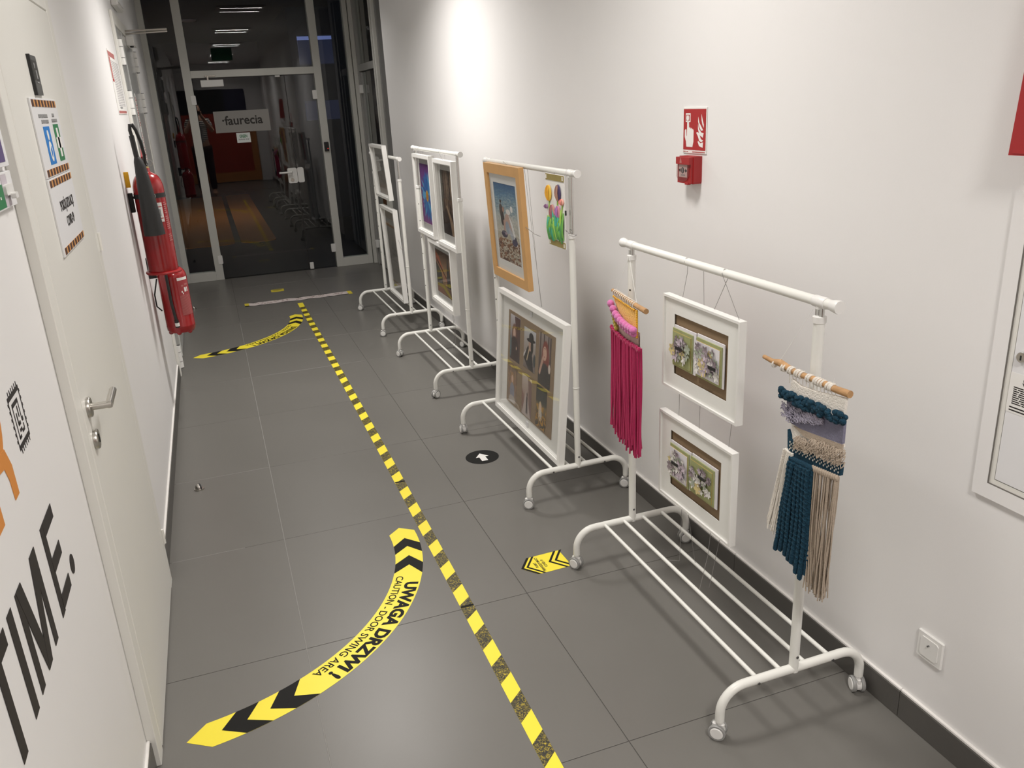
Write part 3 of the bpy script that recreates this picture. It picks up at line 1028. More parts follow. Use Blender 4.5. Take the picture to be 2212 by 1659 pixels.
def art_abstract():
    c = Canvas(130, 100, (150, 120, 84), 1.35)
    c.grad([(0, (120, 92, 70)), (0.5, (160, 128, 92)), (1, (84, 66, 54))])
    n = c.noise(5, 5, 8)
    c.blend((n - 0.35), (96, 74, 56))
    c.poly([(0, 0.72), (0.25, 0.60), (0.62, 0.30), (0.60, 0.36), (0.2, 0.85), (0, 0.95)], (172, 92, 62), 0.8)
    c.poly([(0.05, 0.80), (0.6, 0.44), (0.6, 0.40), (0.05, 0.72)], (62, 48, 42), 0.9)
    c.poly([(0, 0.70), (0.3, 0.50), (0.35, 0.25), (0, 0.20)], (56, 58, 52), 0.9)
    c.poly([(0.60, 0.22), (0.63, 0.60), (0.70, 0.95), (0.78, 0.62), (0.84, 0.22)], (52, 50, 48))
    c.line((0.70, 0.9), (0.72, 0.25), 0.012, (92, 88, 84))
    c.poly([(0, 0.32), (0.3, 0.40), (0.3, 0.36), (0, 0.27)], (150, 148, 44), 0.9)
    c.poly([(0, 0.20), (0.4, 0.24), (0.75, 0.10), (1.0, 0.05), (1, 0.0), (0.7, 0.02), (0.35, 0.15), (0, 0.14)], (158, 146, 50), 0.85)
    c.poly([(0.62, 0.2), (0.9, 0.2), (1, 0.06), (0.8, 0.05)], (84, 60, 52), 0.8)
    c.ell(0.92, 0.50, 0.10, 0.08, (92, 52, 58), op=0.8)
    c.poly([(0, 0.0), (0.5, 0.0), (0.3, 0.14), (0, 0.14)], (140, 96, 80), 0.8)
    return c


def sketch(seed, h):
    c = Canvas(110, 110, (150, 148, 142), 1.2)
    n = c.noise(5, 5, seed)
    c.blend((n - 0.3) * 0.5, (128, 127, 124))
    R = random.Random(seed)
    if h:
        for k in range(34):
            x = R.uniform(0.3, 0.85); y_ = R.uniform(0.25, 0.75)
            c.line((x, y_), (x + R.uniform(-0.05, 0.05), y_ + R.uniform(-0.16, 0.16)), 0.004, (84, 84, 84), 0.8)
        for x in (0.38, 0.46, 0.56, 0.66, 0.78):
            c.line((x, 0.18), (x + 0.01, R.uniform(0.62, 0.85)), 0.005, (78, 78, 78), 0.8)
        c.line((0.52, 0.92), (0.40, 0.62), 0.006, (72, 72, 72)); c.line((0.52, 0.92), (0.64, 0.62), 0.006, (72, 72, 72))
        for y_ in (0.24, 0.40, 0.52, 0.62):
            c.line((0.34, y_), (0.86, y_ + R.uniform(-0.03, 0.03)), 0.004, (84, 84, 84), 0.8)
    else:
        for k in range(26):
            x = R.uniform(0.2, 0.8); y_ = R.uniform(0.15, 0.85)
            c.ell(x, y_, R.uniform(0.03, 0.12), R.uniform(0.03, 0.09), [(104, 104, 103), (132, 131, 128), (160, 158, 154)][R.randrange(3)], R.uniform(0, 3), 0.6, 0.6)
        for k in range(8):
            c.line((0.3 + 0.05 * k, 0.86), (0.5 + 0.03 * k, 0.60), 0.004, (70, 70, 70), 0.8)
        c.ell(0.42, 0.72, 0.10, 0.025, (176, 175, 170), 0.1)
    return c


def photo_art(k):
    c = photo_art_(k)
    c.c = 255 * (c.c / 255) ** 0.8
    return c


def photo_art_(k):
    c = Canvas(44, 66, (120, 110, 105), 0.67)
    if k == 0:
        c.grad([(0, (40, 34, 36)), (0.5, (120, 110, 112)), (1, (190, 186, 190))])
        c.poly([(0.42, 1), (1, 1), (1, 0.1), (0.72, 0.35), (0.55, 0.72)], (70, 46, 44))
        c.ell(0.42, 0.60, 0.16, 0.22, (104, 66, 54)); c.ell(0.42, 0.60, 0.085, 0.13, (198, 160, 142)); c.ell(0.45, 0.22, 0.30, 0.32, (46, 32, 34)); c.ell(0.06, 0.28, 0.07, 0.25, (70, 92, 100)); c.ell(0.66, 0.30, 0.03, 0.04, (190, 150, 130))
    elif k == 1:
        c.grad([(0, (96, 84, 82)), (0.5, (150, 138, 130)), (1, (186, 190, 196))])
        c.poly([(0, 0.32), (0.5, 0.62), (0.5, 0.5), (0, 0.24)], (206, 206, 206))
        c.poly([(0.02, 0.22), (0.35, 0.58), (0.7, 0.50), (0.86, 0.0), (0.45, 0.0)], (30, 28, 30)); c.ell(0.55, 0.62, 0.10, 0.15, (176, 138, 118)); c.ell(0.60, 0.74, 0.24, 0.05, (22, 20, 22), 0.1); c.ell(0.62, 0.82, 0.13, 0.11, (22, 20, 22)); c.ell(0.70, 0.6, 0.07, 0.17, (24, 20, 20)); c.line((0.30, 0.22), (0.46, 0.50), 0.025, (190, 166, 130)); c.ell(0.92, 0.3, 0.06, 0.16, (40, 52, 56))
    elif k == 2:
        c.grad([(0, (52, 48, 44)), (0.5, (104, 88, 80)), (1, (140, 128, 122))])
        for x in (0.12, 0.42, 0.78, 0.94):
            c.line((x, 0.3), (x, 1), 0.03, (62, 50, 46))
        c.ell(0.56, 0.55, 0.20, 0.34, (112, 48, 40)); c.ell(0.50, 0.64, 0.105, 0.14, (202, 158, 136)); c.ell(0.55, 0.15, 0.36, 0.30, (42, 38, 38)); c.line((0.12, 0.22), (0.36, 0.52), 0.045, (184, 140, 120)); c.line((0.36, 0.52), (0.40, 0.62), 0.03, (190, 146, 126)); c.ell(0.90, 0.40, 0.06, 0.09, (206, 190, 176)); c.line((0.46, 0.74), (0.54, 0.73), 0.008, (60, 40, 36)); c.ell(0.49, 0.575, 0.022, 0.01, (150, 60, 60))
    elif k == 3:
        c.grad([(0, (112, 96, 80)), (0.6, (124, 94, 74)), (1, (96, 78, 64))])
        n = c.noise(10, 14, 21); c.blend((n > 0.6) * 0.6, (170, 124, 80))
        c.ell(0.48, 0.62, 0.14, 0.20, (150, 108, 66)); c.ell(0.48, 0.64, 0.07, 0.10, (204, 166, 146)); c.ell(0.48, 0.30, 0.18, 0.24, (122, 124, 138)); c.ell(0.5, 0.08, 0.24, 0.12, (168, 158, 150))
    elif k == 4:
        c.grad([(0, (136, 116, 110)), (0.5, (150, 124, 112)), (1, (190, 176, 166))])
        c.poly([(0.2, 0.5), (0, 0.62), (0, 0.2), (0.12, 0.0), (0.3, 0)], (120, 84, 74)); c.poly([(0.6, 1), (1, 0.9), (1, 0), (0.8, 0.2)], (110, 82, 76)); c.poly([(0.05, 0), (0.42, 0.62), (0.5, 0.62), (0.95, 0)], (176, 160, 152))
        c.ell(0.55, 0.40, 0.05, 0.13, (52, 42, 42)); c.ell(0.55, 0.56, 0.04, 0.045, (60, 46, 42)); c.line((0.52, 0.30), (0.50, 0.10), 0.025, (46, 38, 38)); c.line((0.58, 0.30), (0.60, 0.10), 0.025, (46, 38, 38))
    else:
        c.grad([(0, (44, 44, 40)), (0.3, (92, 74, 48)), (0.55, (104, 88, 58)), (0.62, (52, 54, 50)), (1, (40, 42, 42))])
        n = c.noise(10, 16, 33); c.blend((n > 0.58) * (c.v < 0.55) * 0.85, (176, 122, 40))
        c.ell(0.42, 0.42, 0.10, 0.22, (196, 172, 130)); c.ell(0.44, 0.50, 0.055, 0.08, (214, 176, 152)); c.ell(0.44, 0.30, 0.11, 0.14, (186, 178, 166))
        n = c.noise(12, 16, 35); c.blend((n > 0.62) * (c.v < 0.32) * 0.85, (184, 126, 40))
    return c


# ------------------------------------------------------------------ pictures hung on the racks
def frame_thing(name, label, loc, W, H, rail, depth, M, group='framed pictures on the racks', tilt=0.0, yaw=0.0, lip=True):
    t = thing(name, label, 'picture', loc, (tilt, 0, -PI / 2 + yaw), group)
    t.rotation_mode = 'XYZ'
    t.rotation_euler = (tilt, 0, -PI / 2 + yaw)
    f = MB()
    ring_boxes(f, -W / 2, W / 2, 0, H, rail, -depth / 2, depth / 2)
    fo = f.build('frame', M, t)
    if lip:
        l_ = MB()
        ring_boxes(l_, -W / 2 + rail, W / 2 - rail, rail, H - rail, 0.006, -depth / 2 + 0.006, depth / 2 - 0.002)
        l_.build('inner_lip', M, fo)
    MB().box(-W / 2 + 0.004, W / 2 - 0.004, depth / 2 - 0.004, depth / 2 - 0.001, 0.004, H - 0.004).build('backing', 'backb', t)
    return t


def mount(t, W, H, rail, win, y, M='mat_w'):
    """passe-partout with a window (x0,x1,z0,z1)"""
    x0, x1, z0, z1 = -W / 2 + rail, W / 2 - rail, rail, H - rail
    mb = MB()
    o = [(x0, z0), (x1, z0), (x1, z1), (x0, z1)]
    i = [(win[0], win[2]), (win[1], win[2]), (win[1], win[3]), (win[0], win[3])]
    for k in range(4):
        j = (k + 1) % 4
        mb.prism([o[k], o[j], i[j], i[k]], lambda u, v, tt: (u, tt, v), y, y + 0.002)
    return mb.build('passepartout', M, t)


def pane_in(t, W, H, rail, y):
    return MB().box(-W / 2 + rail, W / 2 - rail, y - 0.001, y + 0.001, rail, H - rail).build('picture_glass', 'glassf', t)


def wires(t, segs, r=0.0008, name='hanging_wire', M='wire'):
    for s_ in segs:
        MB().tube(s_, r, 6).build(name, M, t)


# --- rack 1: two card pictures
def petal(mb, c, ang, L, wd, y, lift):
    ca, sa = math.cos(ang), math.sin(ang)
    pts = [(0, 0, 0), (L * 0.35, wd, 0.4), (L * 0.75, wd * 0.8, 0.8), (L, 0, 1), (L * 0.75, -wd * 0.8, 0.8), (L * 0.35, -wd, 0.4)]
    vs = [(c[0] + p[0] * ca - p[1] * sa, y - lift * p[2], c[1] + p[0] * sa + p[1] * ca) for p in pts]
    mb.add(vs, [(0, 1, 2, 3), (0, 3, 4, 5)])


def greeting_card(t, x0, x1, z0, z1, y, seed, style):
    R = random.Random(seed)
    base = MB().box(x0, x1, y - 0.004, y, z0, z1, 0.0006).build('greeting_card', 'cardw', t)
    W, H = x1 - x0, z1 - z0
    dx = -0.006 if style in (0, 3) else 0.0
    g0 = (x0 + dx + 0.001, x1 + dx - 0.008, z0 + 0.002, z1 - 0.010)
    MB().box(g0[0], g0[1], y - 0.0075, y - 0.0042, g0[2], g0[3], 0.0005).build('green_layer', 'cardg', base)
    MB().box(g0[0] + 0.001, g0[1] - 0.008, y - 0.0085, y - 0.0075, g0[2] + 0.006, g0[3] - 0.010).build('gold_layer', 'gold', base)
    inn = (g0[0] + 0.002, g0[1] - 0.0095, g0[2] + 0.0075, g0[3] - 0.0115)
    MB().box(*inn[:2], y - 0.0095, y - 0.0085, *inn[2:]).build('panel_layer', 'cardg' if style in (0, 3) else 'cardw', base)
    sets = {'petal_lilac': ('petl', MB()), 'petal_white': ('petw', MB()), 'petal_leaf': ('petg', MB()), 'petal_dusk': ('petd', MB()), 'petal_yellow': ('pety', MB())}
    keys = list(sets)
    nfl = 62 if style in (1, 2) else 40
    for k in range(nfl):
        cx = R.uniform(inn[0] + 0.010, inn[1] - 0.008)
        cz = R.uniform(inn[2] + 0.020, inn[3] - 0.012)
        key = R.choices(keys, (4, 6, 3, 2.5, 0.4))[0]
        n = R.choice((4, 5, 6))
        L = R.uniform(0.009, 0.020)
        yy = y - 0.0105 - R.uniform(0, 0.006)
        a0_ = R.uniform(0, 6)
        for q in range(n):
            petal(sets[key][1], (cx, cz), a0_ + 2 * PI * q / n, L, L * 0.30, yy, R.uniform(0.0015, 0.004))
    for (cx, cz) in ([(inn[0] + 0.012, inn[2] + 0.05)] if style == 0 else [(inn[0] + W * 0.36, inn[2] + 0.025), (inn[0] + W * 0.30, inn[2] + 0.045)] if style == 1 else [(inn[0] + 0.06, inn[2] + 0.028)] if style == 3 else []):
        for q in range(6):
            petal(sets['petal_yellow'][1], (cx, cz), q * PI / 3 + 0.3, 0.022, 0.008, y - 0.016, 0.003)
    for key, (M, mb) in sets.items():
        if mb.f:
            o = mb.build('paper_flowers', M, base)
            o['kind'] = 'stuff'
    lx = {0: 0.42, 1: 0.74, 2: 0.42, 3: 0.56}[style]
    lz = {0: 0.52, 1: 0.42, 2: 0.52, 3: 0.62}[style]
    cx, cz = x0 + W * lx, z0 + H * lz
    MB().box(cx - 0.020, cx + 0.020, y - 0.0225, y - 0.021, cz - 0.005, cz + 0.005).build('black_tag', 'black', base)


for i, (yc, zb, lab) in enumerate(((2.111, 0.795, 'white framed picture with two floral paper cards, hung directly under the rack bar'),
                                   (2.124, 0.385, 'white framed picture with two floral paper cards, hung below the other one'))):
    W, H = 0.428 if i == 0 else 0.434, 0.316
    t = frame_thing('card_picture', lab, (1.352, yc, zb), W, H, 0.0075, 0.024, 'frame', 'white framed card pictures', lip=False)
    win = (-0.151, 0.151, 0.056, 0.259)
    mount(t, W, H, 0.007, win, -0.005)
    MB().box(win[0] - 0.01, win[1] + 0.01, 0.002, 0.004, win[2] - 0.01, win[3] + 0.01).build('kraft_sheet', 'kraft2', t)
    ch = 0.139
    sty = (0, 1) if i == 0 else (2, 3)
    greeting_card(t, -0.149, -0.020, 0.085, 0.085 + ch, -0.001, 11 + i, sty[0])
    greeting_card(t, -0.014, 0.134, 0.088, 0.088 + ch, -0.001, 21 + i, sty[1])
    if i == 0:
        bz = 1.2331 - zb
        wires(t, [[(-0.085, 0.0, bz + 0.013), (-0.100, 0.008, 0.40), (-0.128, 0.010, H)], [(-0.016, 0.012, bz), (-0.006, 0.011, H)],
                  [(0.120, 0.012, bz - 0.005), (0.052, 0.010, H)], [(0.120, -0.014, bz + 0.002), (0.190, 0.002, H)],
                  [(-0.085, -0.0135, bz), (-0.085, -0.006, bz + 0.0135), (-0.085, 0.010, bz + 0.010)], [(0.120, -0.0135, bz), (0.120, -0.006, bz + 0.0135), (0.120, 0.010, bz + 0.010)]])
    else:
        wires(t, [[(-0.125, 0.010, H), (-0.128, 0.012, 0.412)], [(0.0, 0.010, H), (-0.002, 0.012, 0.412)], [(0.165, 0.010, H), (0.175, 0.012, 0.412)],
                  [(-0.095, 0.010, 0), (-0.088, 0.0, -0.22), (-0.10, -0.035, -0.215)], [(-0.06, 0.010, 0), (-0.05, 0.04, -0.22)],
                  [(0.085, 0.010, 0), (0.088, 0.0, -0.10), (0.10, -0.037, -0.215)], [(0.14, 0.010, 0), (0.10, 0.0, -0.22)]])

# --- rack 2: wooden frame with the beach painting
WF = frame_thing('beach_painting', 'beach painting with bathers in a beech wood frame', (1.351, 3.826, 0.868), 0.508, 0.572, 0.046, 0.026, 'wood', tilt=0.045, lip=False)
mount(WF, 0.508, 0.572, 0.045, (-0.158, 0.158, 0.098, 0.482), -0.002)
art_beach().build('painting', WF, -0.158, 0.158, 0.098, 0.482, -0.0005)
pane_in(WF, 0.508, 0.572, 0.045, -0.006)
wires(WF, [[(0.02, 0.016, 0.572), (0.02, 0.0, 0.588)], [(0.225, 0.028, 0.575), (0.262, 0.035, 0.1), (0.30, 0.03, -0.07)], [(0.26, 0.03, 0.575), (0.275, 0.03, 0.12), (0.292, 0.03, -0.07)]])
MB().tube([(0.255, 0.0, 0.305), (0.36, 0.0, 0.288), (0.42, 0.004, 0.284)], 0.0014, 6).build('side_wire', 'wire', WF)

# --- rack 2: quilled tulip card
TC = thing('tulip_card', 'narrow quilled paper tulip card hung beside the wooden frame', 'card picture', (1.345, 3.222, 1.134), (0, 0, -PI / 2))
MB().box(-0.097, 0.097, -0.002, 0.002, 0, 0.298, 0.0005).build('white_board', 'white', TC)
MB().box(-0.095, 0.095, -0.004, -0.002, 0.272, 0.297).build('gold_strip', 'golds', TC)
MB().box(-0.075, 0.095, -0.004, -0.002, 0.001, 0.026).build('gold_strip', 'golds', TC)
for (x, z) in ((-0.088, 0.285), (0.084, 0.285), (-0.066, 0.013), (0.086, 0.013)):
    MB().box(x - 0.005, x + 0.005, -0.0048, -0.004, z - 0.008, z + 0.008).build('gold_tab', 'cream', TC)


def leaf_mesh(mb, pts, wd, y, lift):
    """paper leaf: a curved strip standing off the card"""
    n = len(pts)
    vs, fs = [], []
    for i, (x, z) in enumerate(pts):
        tt = i / (n - 1)
        a = pts[max(0, i - 1)]; b = pts[min(n - 1, i + 1)]
        d = Vector((b[0] - a[0], b[1] - a[1])).normalized()
        wv = wd * math.sin(PI * min(1, 0.12 + tt * 0.88)) ** 0.7 + 0.0004
        off = y - lift * math.sin(PI * tt)
        vs += [(x - d.y * wv, off + 0.002, z + d.x * wv), (x, off - 0.003, z), (x + d.y * wv, off + 0.002, z - d.x * wv)]
    for i in range(n - 1):
        o = 3 * i
        fs += [(o, o + 1, o + 4, o + 3), (o + 1, o + 2, o + 5, o + 4)]
    mb.add(vs, fs, True)


def pm(name, r, g_, b):
    return mat(name, rgb(r, g_, b), 0.75, noise=0.12, nscale=60)


TG = [pm('leaf_lime', 158, 198, 88), pm('leaf_green', 112, 176, 84), pm('leaf_teal', 70, 164, 142), pm('leaf_deep', 84, 150, 84)]
flowers = [((-0.060, 0.218), 0.030, 0.062, (240, 196, 76), (222, 164, 50)), ((0.042, 0.226), 0.027, 0.062, (74, 62, 104), (168, 128, 112)),
           ((-0.026, 0.142), 0.024, 0.058, (206, 146, 138), (164, 108, 112)), ((0.036, 0.148), 0.020, 0.048, (214, 142, 160), (172, 120, 180)),
           ((0.078, 0.192), 0.020, 0.024, (238, 176, 160), (226, 140, 128)), ((-0.088, 0.160), 0.012, 0.018, (172, 132, 170), (140, 100, 140))]
for k, ((fx, fz), rx, rz, c1, c2) in enumerate(flowers):
    m1, m2 = pm('petal_a%d' % k, *c1), pm('petal_b%d' % k, *c2)
    fo = MB().ball((fx, -0.006, fz), 1.0, 12, 8, (rx * 0.95, 0.004, rz * 0.56)).build('paper_tulip', m1, TC)
    pb = MB()
    for q in (-0.62, 0.08):
        leaf_mesh(pb, [(fx + q * rx * (0.5 + 0.5 * math.sin(PI * s_)) , fz - rz * 0.5 + rz * s_) for s_ in np.linspace(0, 1, 7)], rx * 0.17, -0.0085, 0.006)
    pb.build('petal_strips', m2, fo)
for (x0, z0, x1, z1) in ((-0.064, 0.04, -0.062, 0.19), (0.012, 0.04, 0.030, 0.20), (0.060, 0.06, 0.078, 0.182)):
    MB().tube([(x0, -0.004, z0), ((x0 + x1) / 2 - 0.003, -0.005, (z0 + z1) / 2), (x1, -0.004, z1)], 0.0028, 6).build('paper_stem', TG[0], TC)
R = random.Random(9)
for k in range(30):
    x0 = -0.075 + 0.155 * (k / 29)
    L = R.uniform(0.075, 0.125)
    bend = R.uniform(-0.035, 0.035)
    lb = MB()
    z0 = 0.030 + R.uniform(-0.01, 0.02)
    leaf_mesh(lb, [(max(-0.088, min(0.088, x0 + bend * s_ * s_)), z0 + L * s_) for s_ in np.linspace(0, 1, 7)], R.uniform(0.005, 0.009), -0.004 - 0.004 * R.random(), 0.008)
    lb.build('paper_leaf', TG[k % 4], TC)
wires(TC, [[(-0.005, 0.0, 0.298), (-0.005, 0.0, 0.306)]])
MB().tube([(0.097, 0.0, 0.082), (0.15, -0.012, 0.078), (0.170, -0.016, 0.070), (0.178, 0.0, 0.066), (0.165, 0.018, 0.068), (0.12, 0.005, 0.070), (0.097, 0.0, 0.078)], 0.0012, 6).build('side_wire', 'wire', TC)
MB().box(0.097, 0.104, -0.003, 0.003, 0.140, 0.160, 0.001).build('side_clip', 'black', TC)

# --- rack 2: large photo collage leaning on the rods
CW, CH_ = 0.872, 0.648
CL = frame_thing('photo_collage', 'large white frame with six portrait photos on brown paper, leaning on the rods', (1.272 + 0.012, 3.547, 0.168), CW, CH_, 0.022, 0.030, 'frame', tilt=-0.085)
MB().box(-CW / 2 + 0.02, CW / 2 - 0.02, 0.004, 0.006, 0.02, CH_ - 0.02).build('white_mount', 'mat_w', CL)
KX0, KX1, KZ0, KZ1 = -0.305, 0.300, 0.075, 0.560
MB().box(KX0, KX1, 0.001, 0.004, KZ0, KZ1).build('kraft_sheet', 'kraft', CL)
for k, (a, b, c_, d) in enumerate(((-0.275, -0.135, 0.315, 0.545), (-0.080, 0.075, 0.325, 0.525), (0.115, 0.262, 0.300, 0.545),
                                   (-0.285, -0.160, 0.085, 0.285), (-0.085, 0.045, 0.080, 0.285), (0.105, 0.235, 0.085, 0.290))):
    photo_art(k).build('portrait_photo', CL, a, b, c_, d, 0.0003, 'photo')
pane_in(CL, CW, CH_, 0.022, -0.006)
for z in (0.045, 0.600):
    MB().box(-0.012, 0.012, -0.001, 0.004, z - 0.012, z + 0.012, 0.001).build('clear_tab', 'whiteb', CL)

# --- rack 3
for (nm, lab, yc, zb, W, H, fn, rl) in (('flower_painting', 'white framed painting of a blue flower on purple', 5.497, 0.883, 0.452, 0.530, art_flower, 0.022),
                                        ('forest_picture', 'white framed brown picture of a path through tall trees', 4.966, 0.872, 0.424, 0.532, art_forest, 0.022)):
    t = frame_thing(nm, lab, (1.352, yc, zb), W, H, rl, 0.040, 'frame')
    wn = (-0.150, 0.150, 0.075, 0.468)
    mount(t, W, H, rl, wn, 0.008, 'mat_g')
    fn().build('painting', t, *wn, 0.011)
    pane_in(t, W, H, rl, 0.002)
    bz = 1.4475 - zb
    wires(t, [[(-0.03, 0.0, H), (-0.06, -0.0145, bz), (-0.06, 0.0, bz + 0.0145), (-0.02, 0.0145, bz), (0.02, 0.0, H)]])
t = frame_thing('abstract_painting', 'white framed dark abstract painting under the purple flower picture', (1.358, 5.218, 0.440), 0.552, 0.430, 0.024, 0.040, 'frame')
mount(t, 0.552, 0.430, 0.024, (-0.205, 0.205, 0.070, 0.365), 0.008, 'mat_g')
art_abstract().build('painting', t, -0.205, 0.205, 0.070, 0.365, 0.011)
pane_in(t, 0.552, 0.430, 0.024, 0.002)
wires(t, [[(0.12, 0.01, 0), (0.10, 0.02, -0.15), (0.12, -0.01, -0.27)], [(0.13, 0.01, 0), (0.14, 0.02, -0.12), (0.15, 0.0, -0.27)]])

# --- rack 4
t = frame_thing('pencil_sketch', 'white framed grey pencil drawing standing above the farthest rack bar', (1.339, 6.842, 1.012), 0.535, 0.424, 0.020, 0.036, 'frame', tilt=0.055)
MB().box(-0.24, 0.24, 0.010, 0.014, 0.024, 0.40).build('grey_mount', 'mat_g', t)
sketch(4, False).build('drawing', t, -0.205, 0.205, 0.075, 0.345, 0.0095)
pane_in(t, 0.535, 0.424, 0.024, 0.002)
t = frame_thing('town_sketch', 'tall white framed grey drawing of towers leaning on the farthest rack', (1.364, 6.772, 0.192), 0.535, 0.752, 0.022, 0.038, 'frame', tilt=0.03)
MB().box(-0.245, 0.245, 0.010, 0.014, 0.024, 0.728).build('grey_mount', mat('sketch_mount', (0.36, 0.35, 0.32), 0.8), t)
MB().box(-0.22, 0.22, 0.006, 0.010, 0.105, 0.602).build('brown_border', mat('brown_border', (0.28, 0.18, 0.11), 0.8), t)
sketch(6, True).build('drawing', t, -0.22, 0.22, 0.118, 0.585, 0.0055)
pane_in(t, 0.535, 0.752, 0.024, 0.0)
MB().tube([(0.268, 0.0, 0.52), (0.40, -0.016, 0.47), (0.47, -0.012, 0.47), (0.47, 0.012, 0.48)], 0.001, 6).build('side_wire', 'wire', t)

# ------------------------------------------------------------------ yarn wall hangings on the nearest rack


def strand(mb, x, z0, z1, r, y, R, wob=0.004, n=9, twist=0.0, x1=None):
    pts = []
    ph, ph2 = R.uniform(0, 6), R.uniform(0, 6)
    for i in range(n):
        s_ = i / (n - 1)
        xx = x + ((x1 if x1 is not None else x) - x) * s_
        pts.append((xx + wob * s_ * math.sin(ph + 5 * s_), y + wob * 0.7 * s_ * math.sin(ph2 + 4 * s_), z0 + (z1 - z0) * s_))
    mb.tube(pts, r, 6)


# --- fuchsia hanging
PH = thing('fuchsia_yarn_hanging', 'yarn wall hanging with long fuchsia fringe and yellow top on the far pole', 'wall hanging', (1.285, 2.462, 1.065), (0, 0.0, -PI / 2 - math.radians(8)))
sk = MB().tube([(-0.1675, 0, 0), (-0.08, 0.001, 0.001), (0.02, -0.001, 0.0), (0.1, 0, -0.001), (0.168, 0.0005, 0)], [0.0065, 0.0072, 0.0075, 0.0085, 0.0092], 12)
sk.build('wooden_stick', 'stick', PH)
lp = MB()
for k in range(13):
    x = -0.140 + 0.205 * k / 12
    lp.tube([(x + 0.002 * math.sin(a) , 0.0086 * math.cos(a), 0.0086 * math.sin(a)) for a in np.linspace(0, 2 * PI, 11)[:-1]], 0.0022, 5, closed=True)
    lp.tube([(x, -0.009, 0), (x, -0.005, -0.02)], 0.002, 5)
lp.build('cord_wraps', 'cream', PH)['kind'] = 'stuff'
XA, XB = -0.146, 0.092
bz = lambda s_: -float(np.interp(s_, [0, 0.25, 0.5, 0.75, 1], [0.030, 0.064, 0.076, 0.080, 0.077]))       # braid centre line below the stick


def panel(mb, top, bot, xa, xb, y, n=16, puff=0.003):
    vs, fs = [], []
    for i in range(n + 1):
        s_ = i / n
        x = xa + (xb - xa) * s_
        zt, zb_ = top(s_), bot(s_)
        for j in range(5):
            q = j / 4
            vs.append((x, y - puff * math.sin(PI * q) * math.sin(PI * min(1, max(0, s_))), zt + (zb_ - zt) * q))
    for i in range(n):
        for j in range(4):
            o = i * 5 + j
            fs.append((o, o + 5, o + 6, o + 1))
    m0 = len(vs)
    vs += [(x, y + 0.004, z) for x, _, z in vs[:m0]]
    fs += [tuple(reversed([q + m0 for q in f])) for f in fs]
    mb.add(vs, fs, True)


panel_mb = MB()
panel(panel_mb, lambda s_: -0.014, lambda s_: bz(s_), XA + 0.006, XB, -0.004)
panel_mb.build('yellow_weave', 'yelw', PH)
st = MB()
for k in range(16):
    st.ball((XB + 0.001, -0.004, -0.016 - k * 0.006), 0.0045, 6, 4)
    st.ball((XA + 0.008 + k * 0.014, -0.007, -0.016), 0.0045, 6, 4)
for k in range(0):
    s_ = random.random()
    st.ball((XA + 0.01 + (XB - XA - 0.02) * s_, -0.008, -0.018 + (bz(s_) + 0.012) * random.random() * 0.9), 0.0034, 5, 4)
st.build('yellow_stitches', 'yelw', PH)['kind'] = 'stuff'
br = MB()
for k in range(20):
    s_ = k / 19
    x = XA - 0.006 + (XB - XA + 0.010) * s_
    z = bz(s_) - 0.010
    up = 1 if k % 2 else -1
    br.ball((x, -0.015 - 0.003 * up, z + 0.0075 * up), 0.0138, 10, 7, (1.2, 0.95, 0.95))
br.build('pink_braid', 'pinkw', PH)
ob = MB()
for k in range(8):
    ob.ball((XA - 0.008 + 0.007 * k, -0.008, -0.055 - 0.010 * k), 0.010, 8, 5)
ob.build('olive_edge', 'olive', PH)
fz = lambda s_: -float(np.interp(s_, [0, 0.45, 1], [0.132, 0.143, 0.136]))
pw = MB()
panel(pw, lambda s_: bz(s_) - 0.012, lambda s_: fz(s_) - 0.006, XA + 0.012, XB + 0.012, -0.001)
pw.build('blush_weave', 'blush', PH)
kn = MB()
R = random.Random(14)
for k in range(30):
    s_ = k / 29
    kn.ball((XA - 0.010 + (0.138 - XA) * s_, -0.010, fz(s_) - R.uniform(0, 0.008)), 0.0085, 7, 5, (0.9, 0.8, 1.1))
kn.build('fringe_knots', 'fuchsia', PH)
fr_ = MB()
for k in range(74):
    s_ = k / 73
    x = XA - 0.010 + (0.136 - XA) * s_ + R.uniform(-0.002, 0.002)
    L = 0.388 + 0.012 * s_ + R.uniform(-0.035, 0.016)
    strand(fr_, x, fz(s_), fz(s_) - L, 0.0034, -0.008 + R.uniform(-0.008, 0.008), R, 0.007, 8, x1=x * 1.02)
fr_.build('fuchsia_fringe', 'fuchsia', PH)['kind'] = 'stuff'
def to_local(t, p):
    M_ = Matrix.LocRotScale(t.location, t.rotation_euler, None)
    return tuple(M_.inverted() @ Vector(p))


top_ = to_local(PH, (1.338, 2.556, 1.196))
wires(PH, [[(-0.130, 0, 0.008), top_], [(0.080, 0.0, 0.009), top_]], 0.0006, 'thread', 'thread')

# --- teal and beige hanging
BH = thing('teal_yarn_hanging', 'yarn wall hanging with teal, lavender, beige and white fringe on the near pole', 'wall hanging', (1.312, 1.582, 1.053), (0, 0, -PI / 2 + 0.02))


def Lc(px, py):
    return ((px - 145) / 495 * 0.31 - 0.155 + 0.016, -(py - (112 + 0.37 * (px - 145))) / 2351)


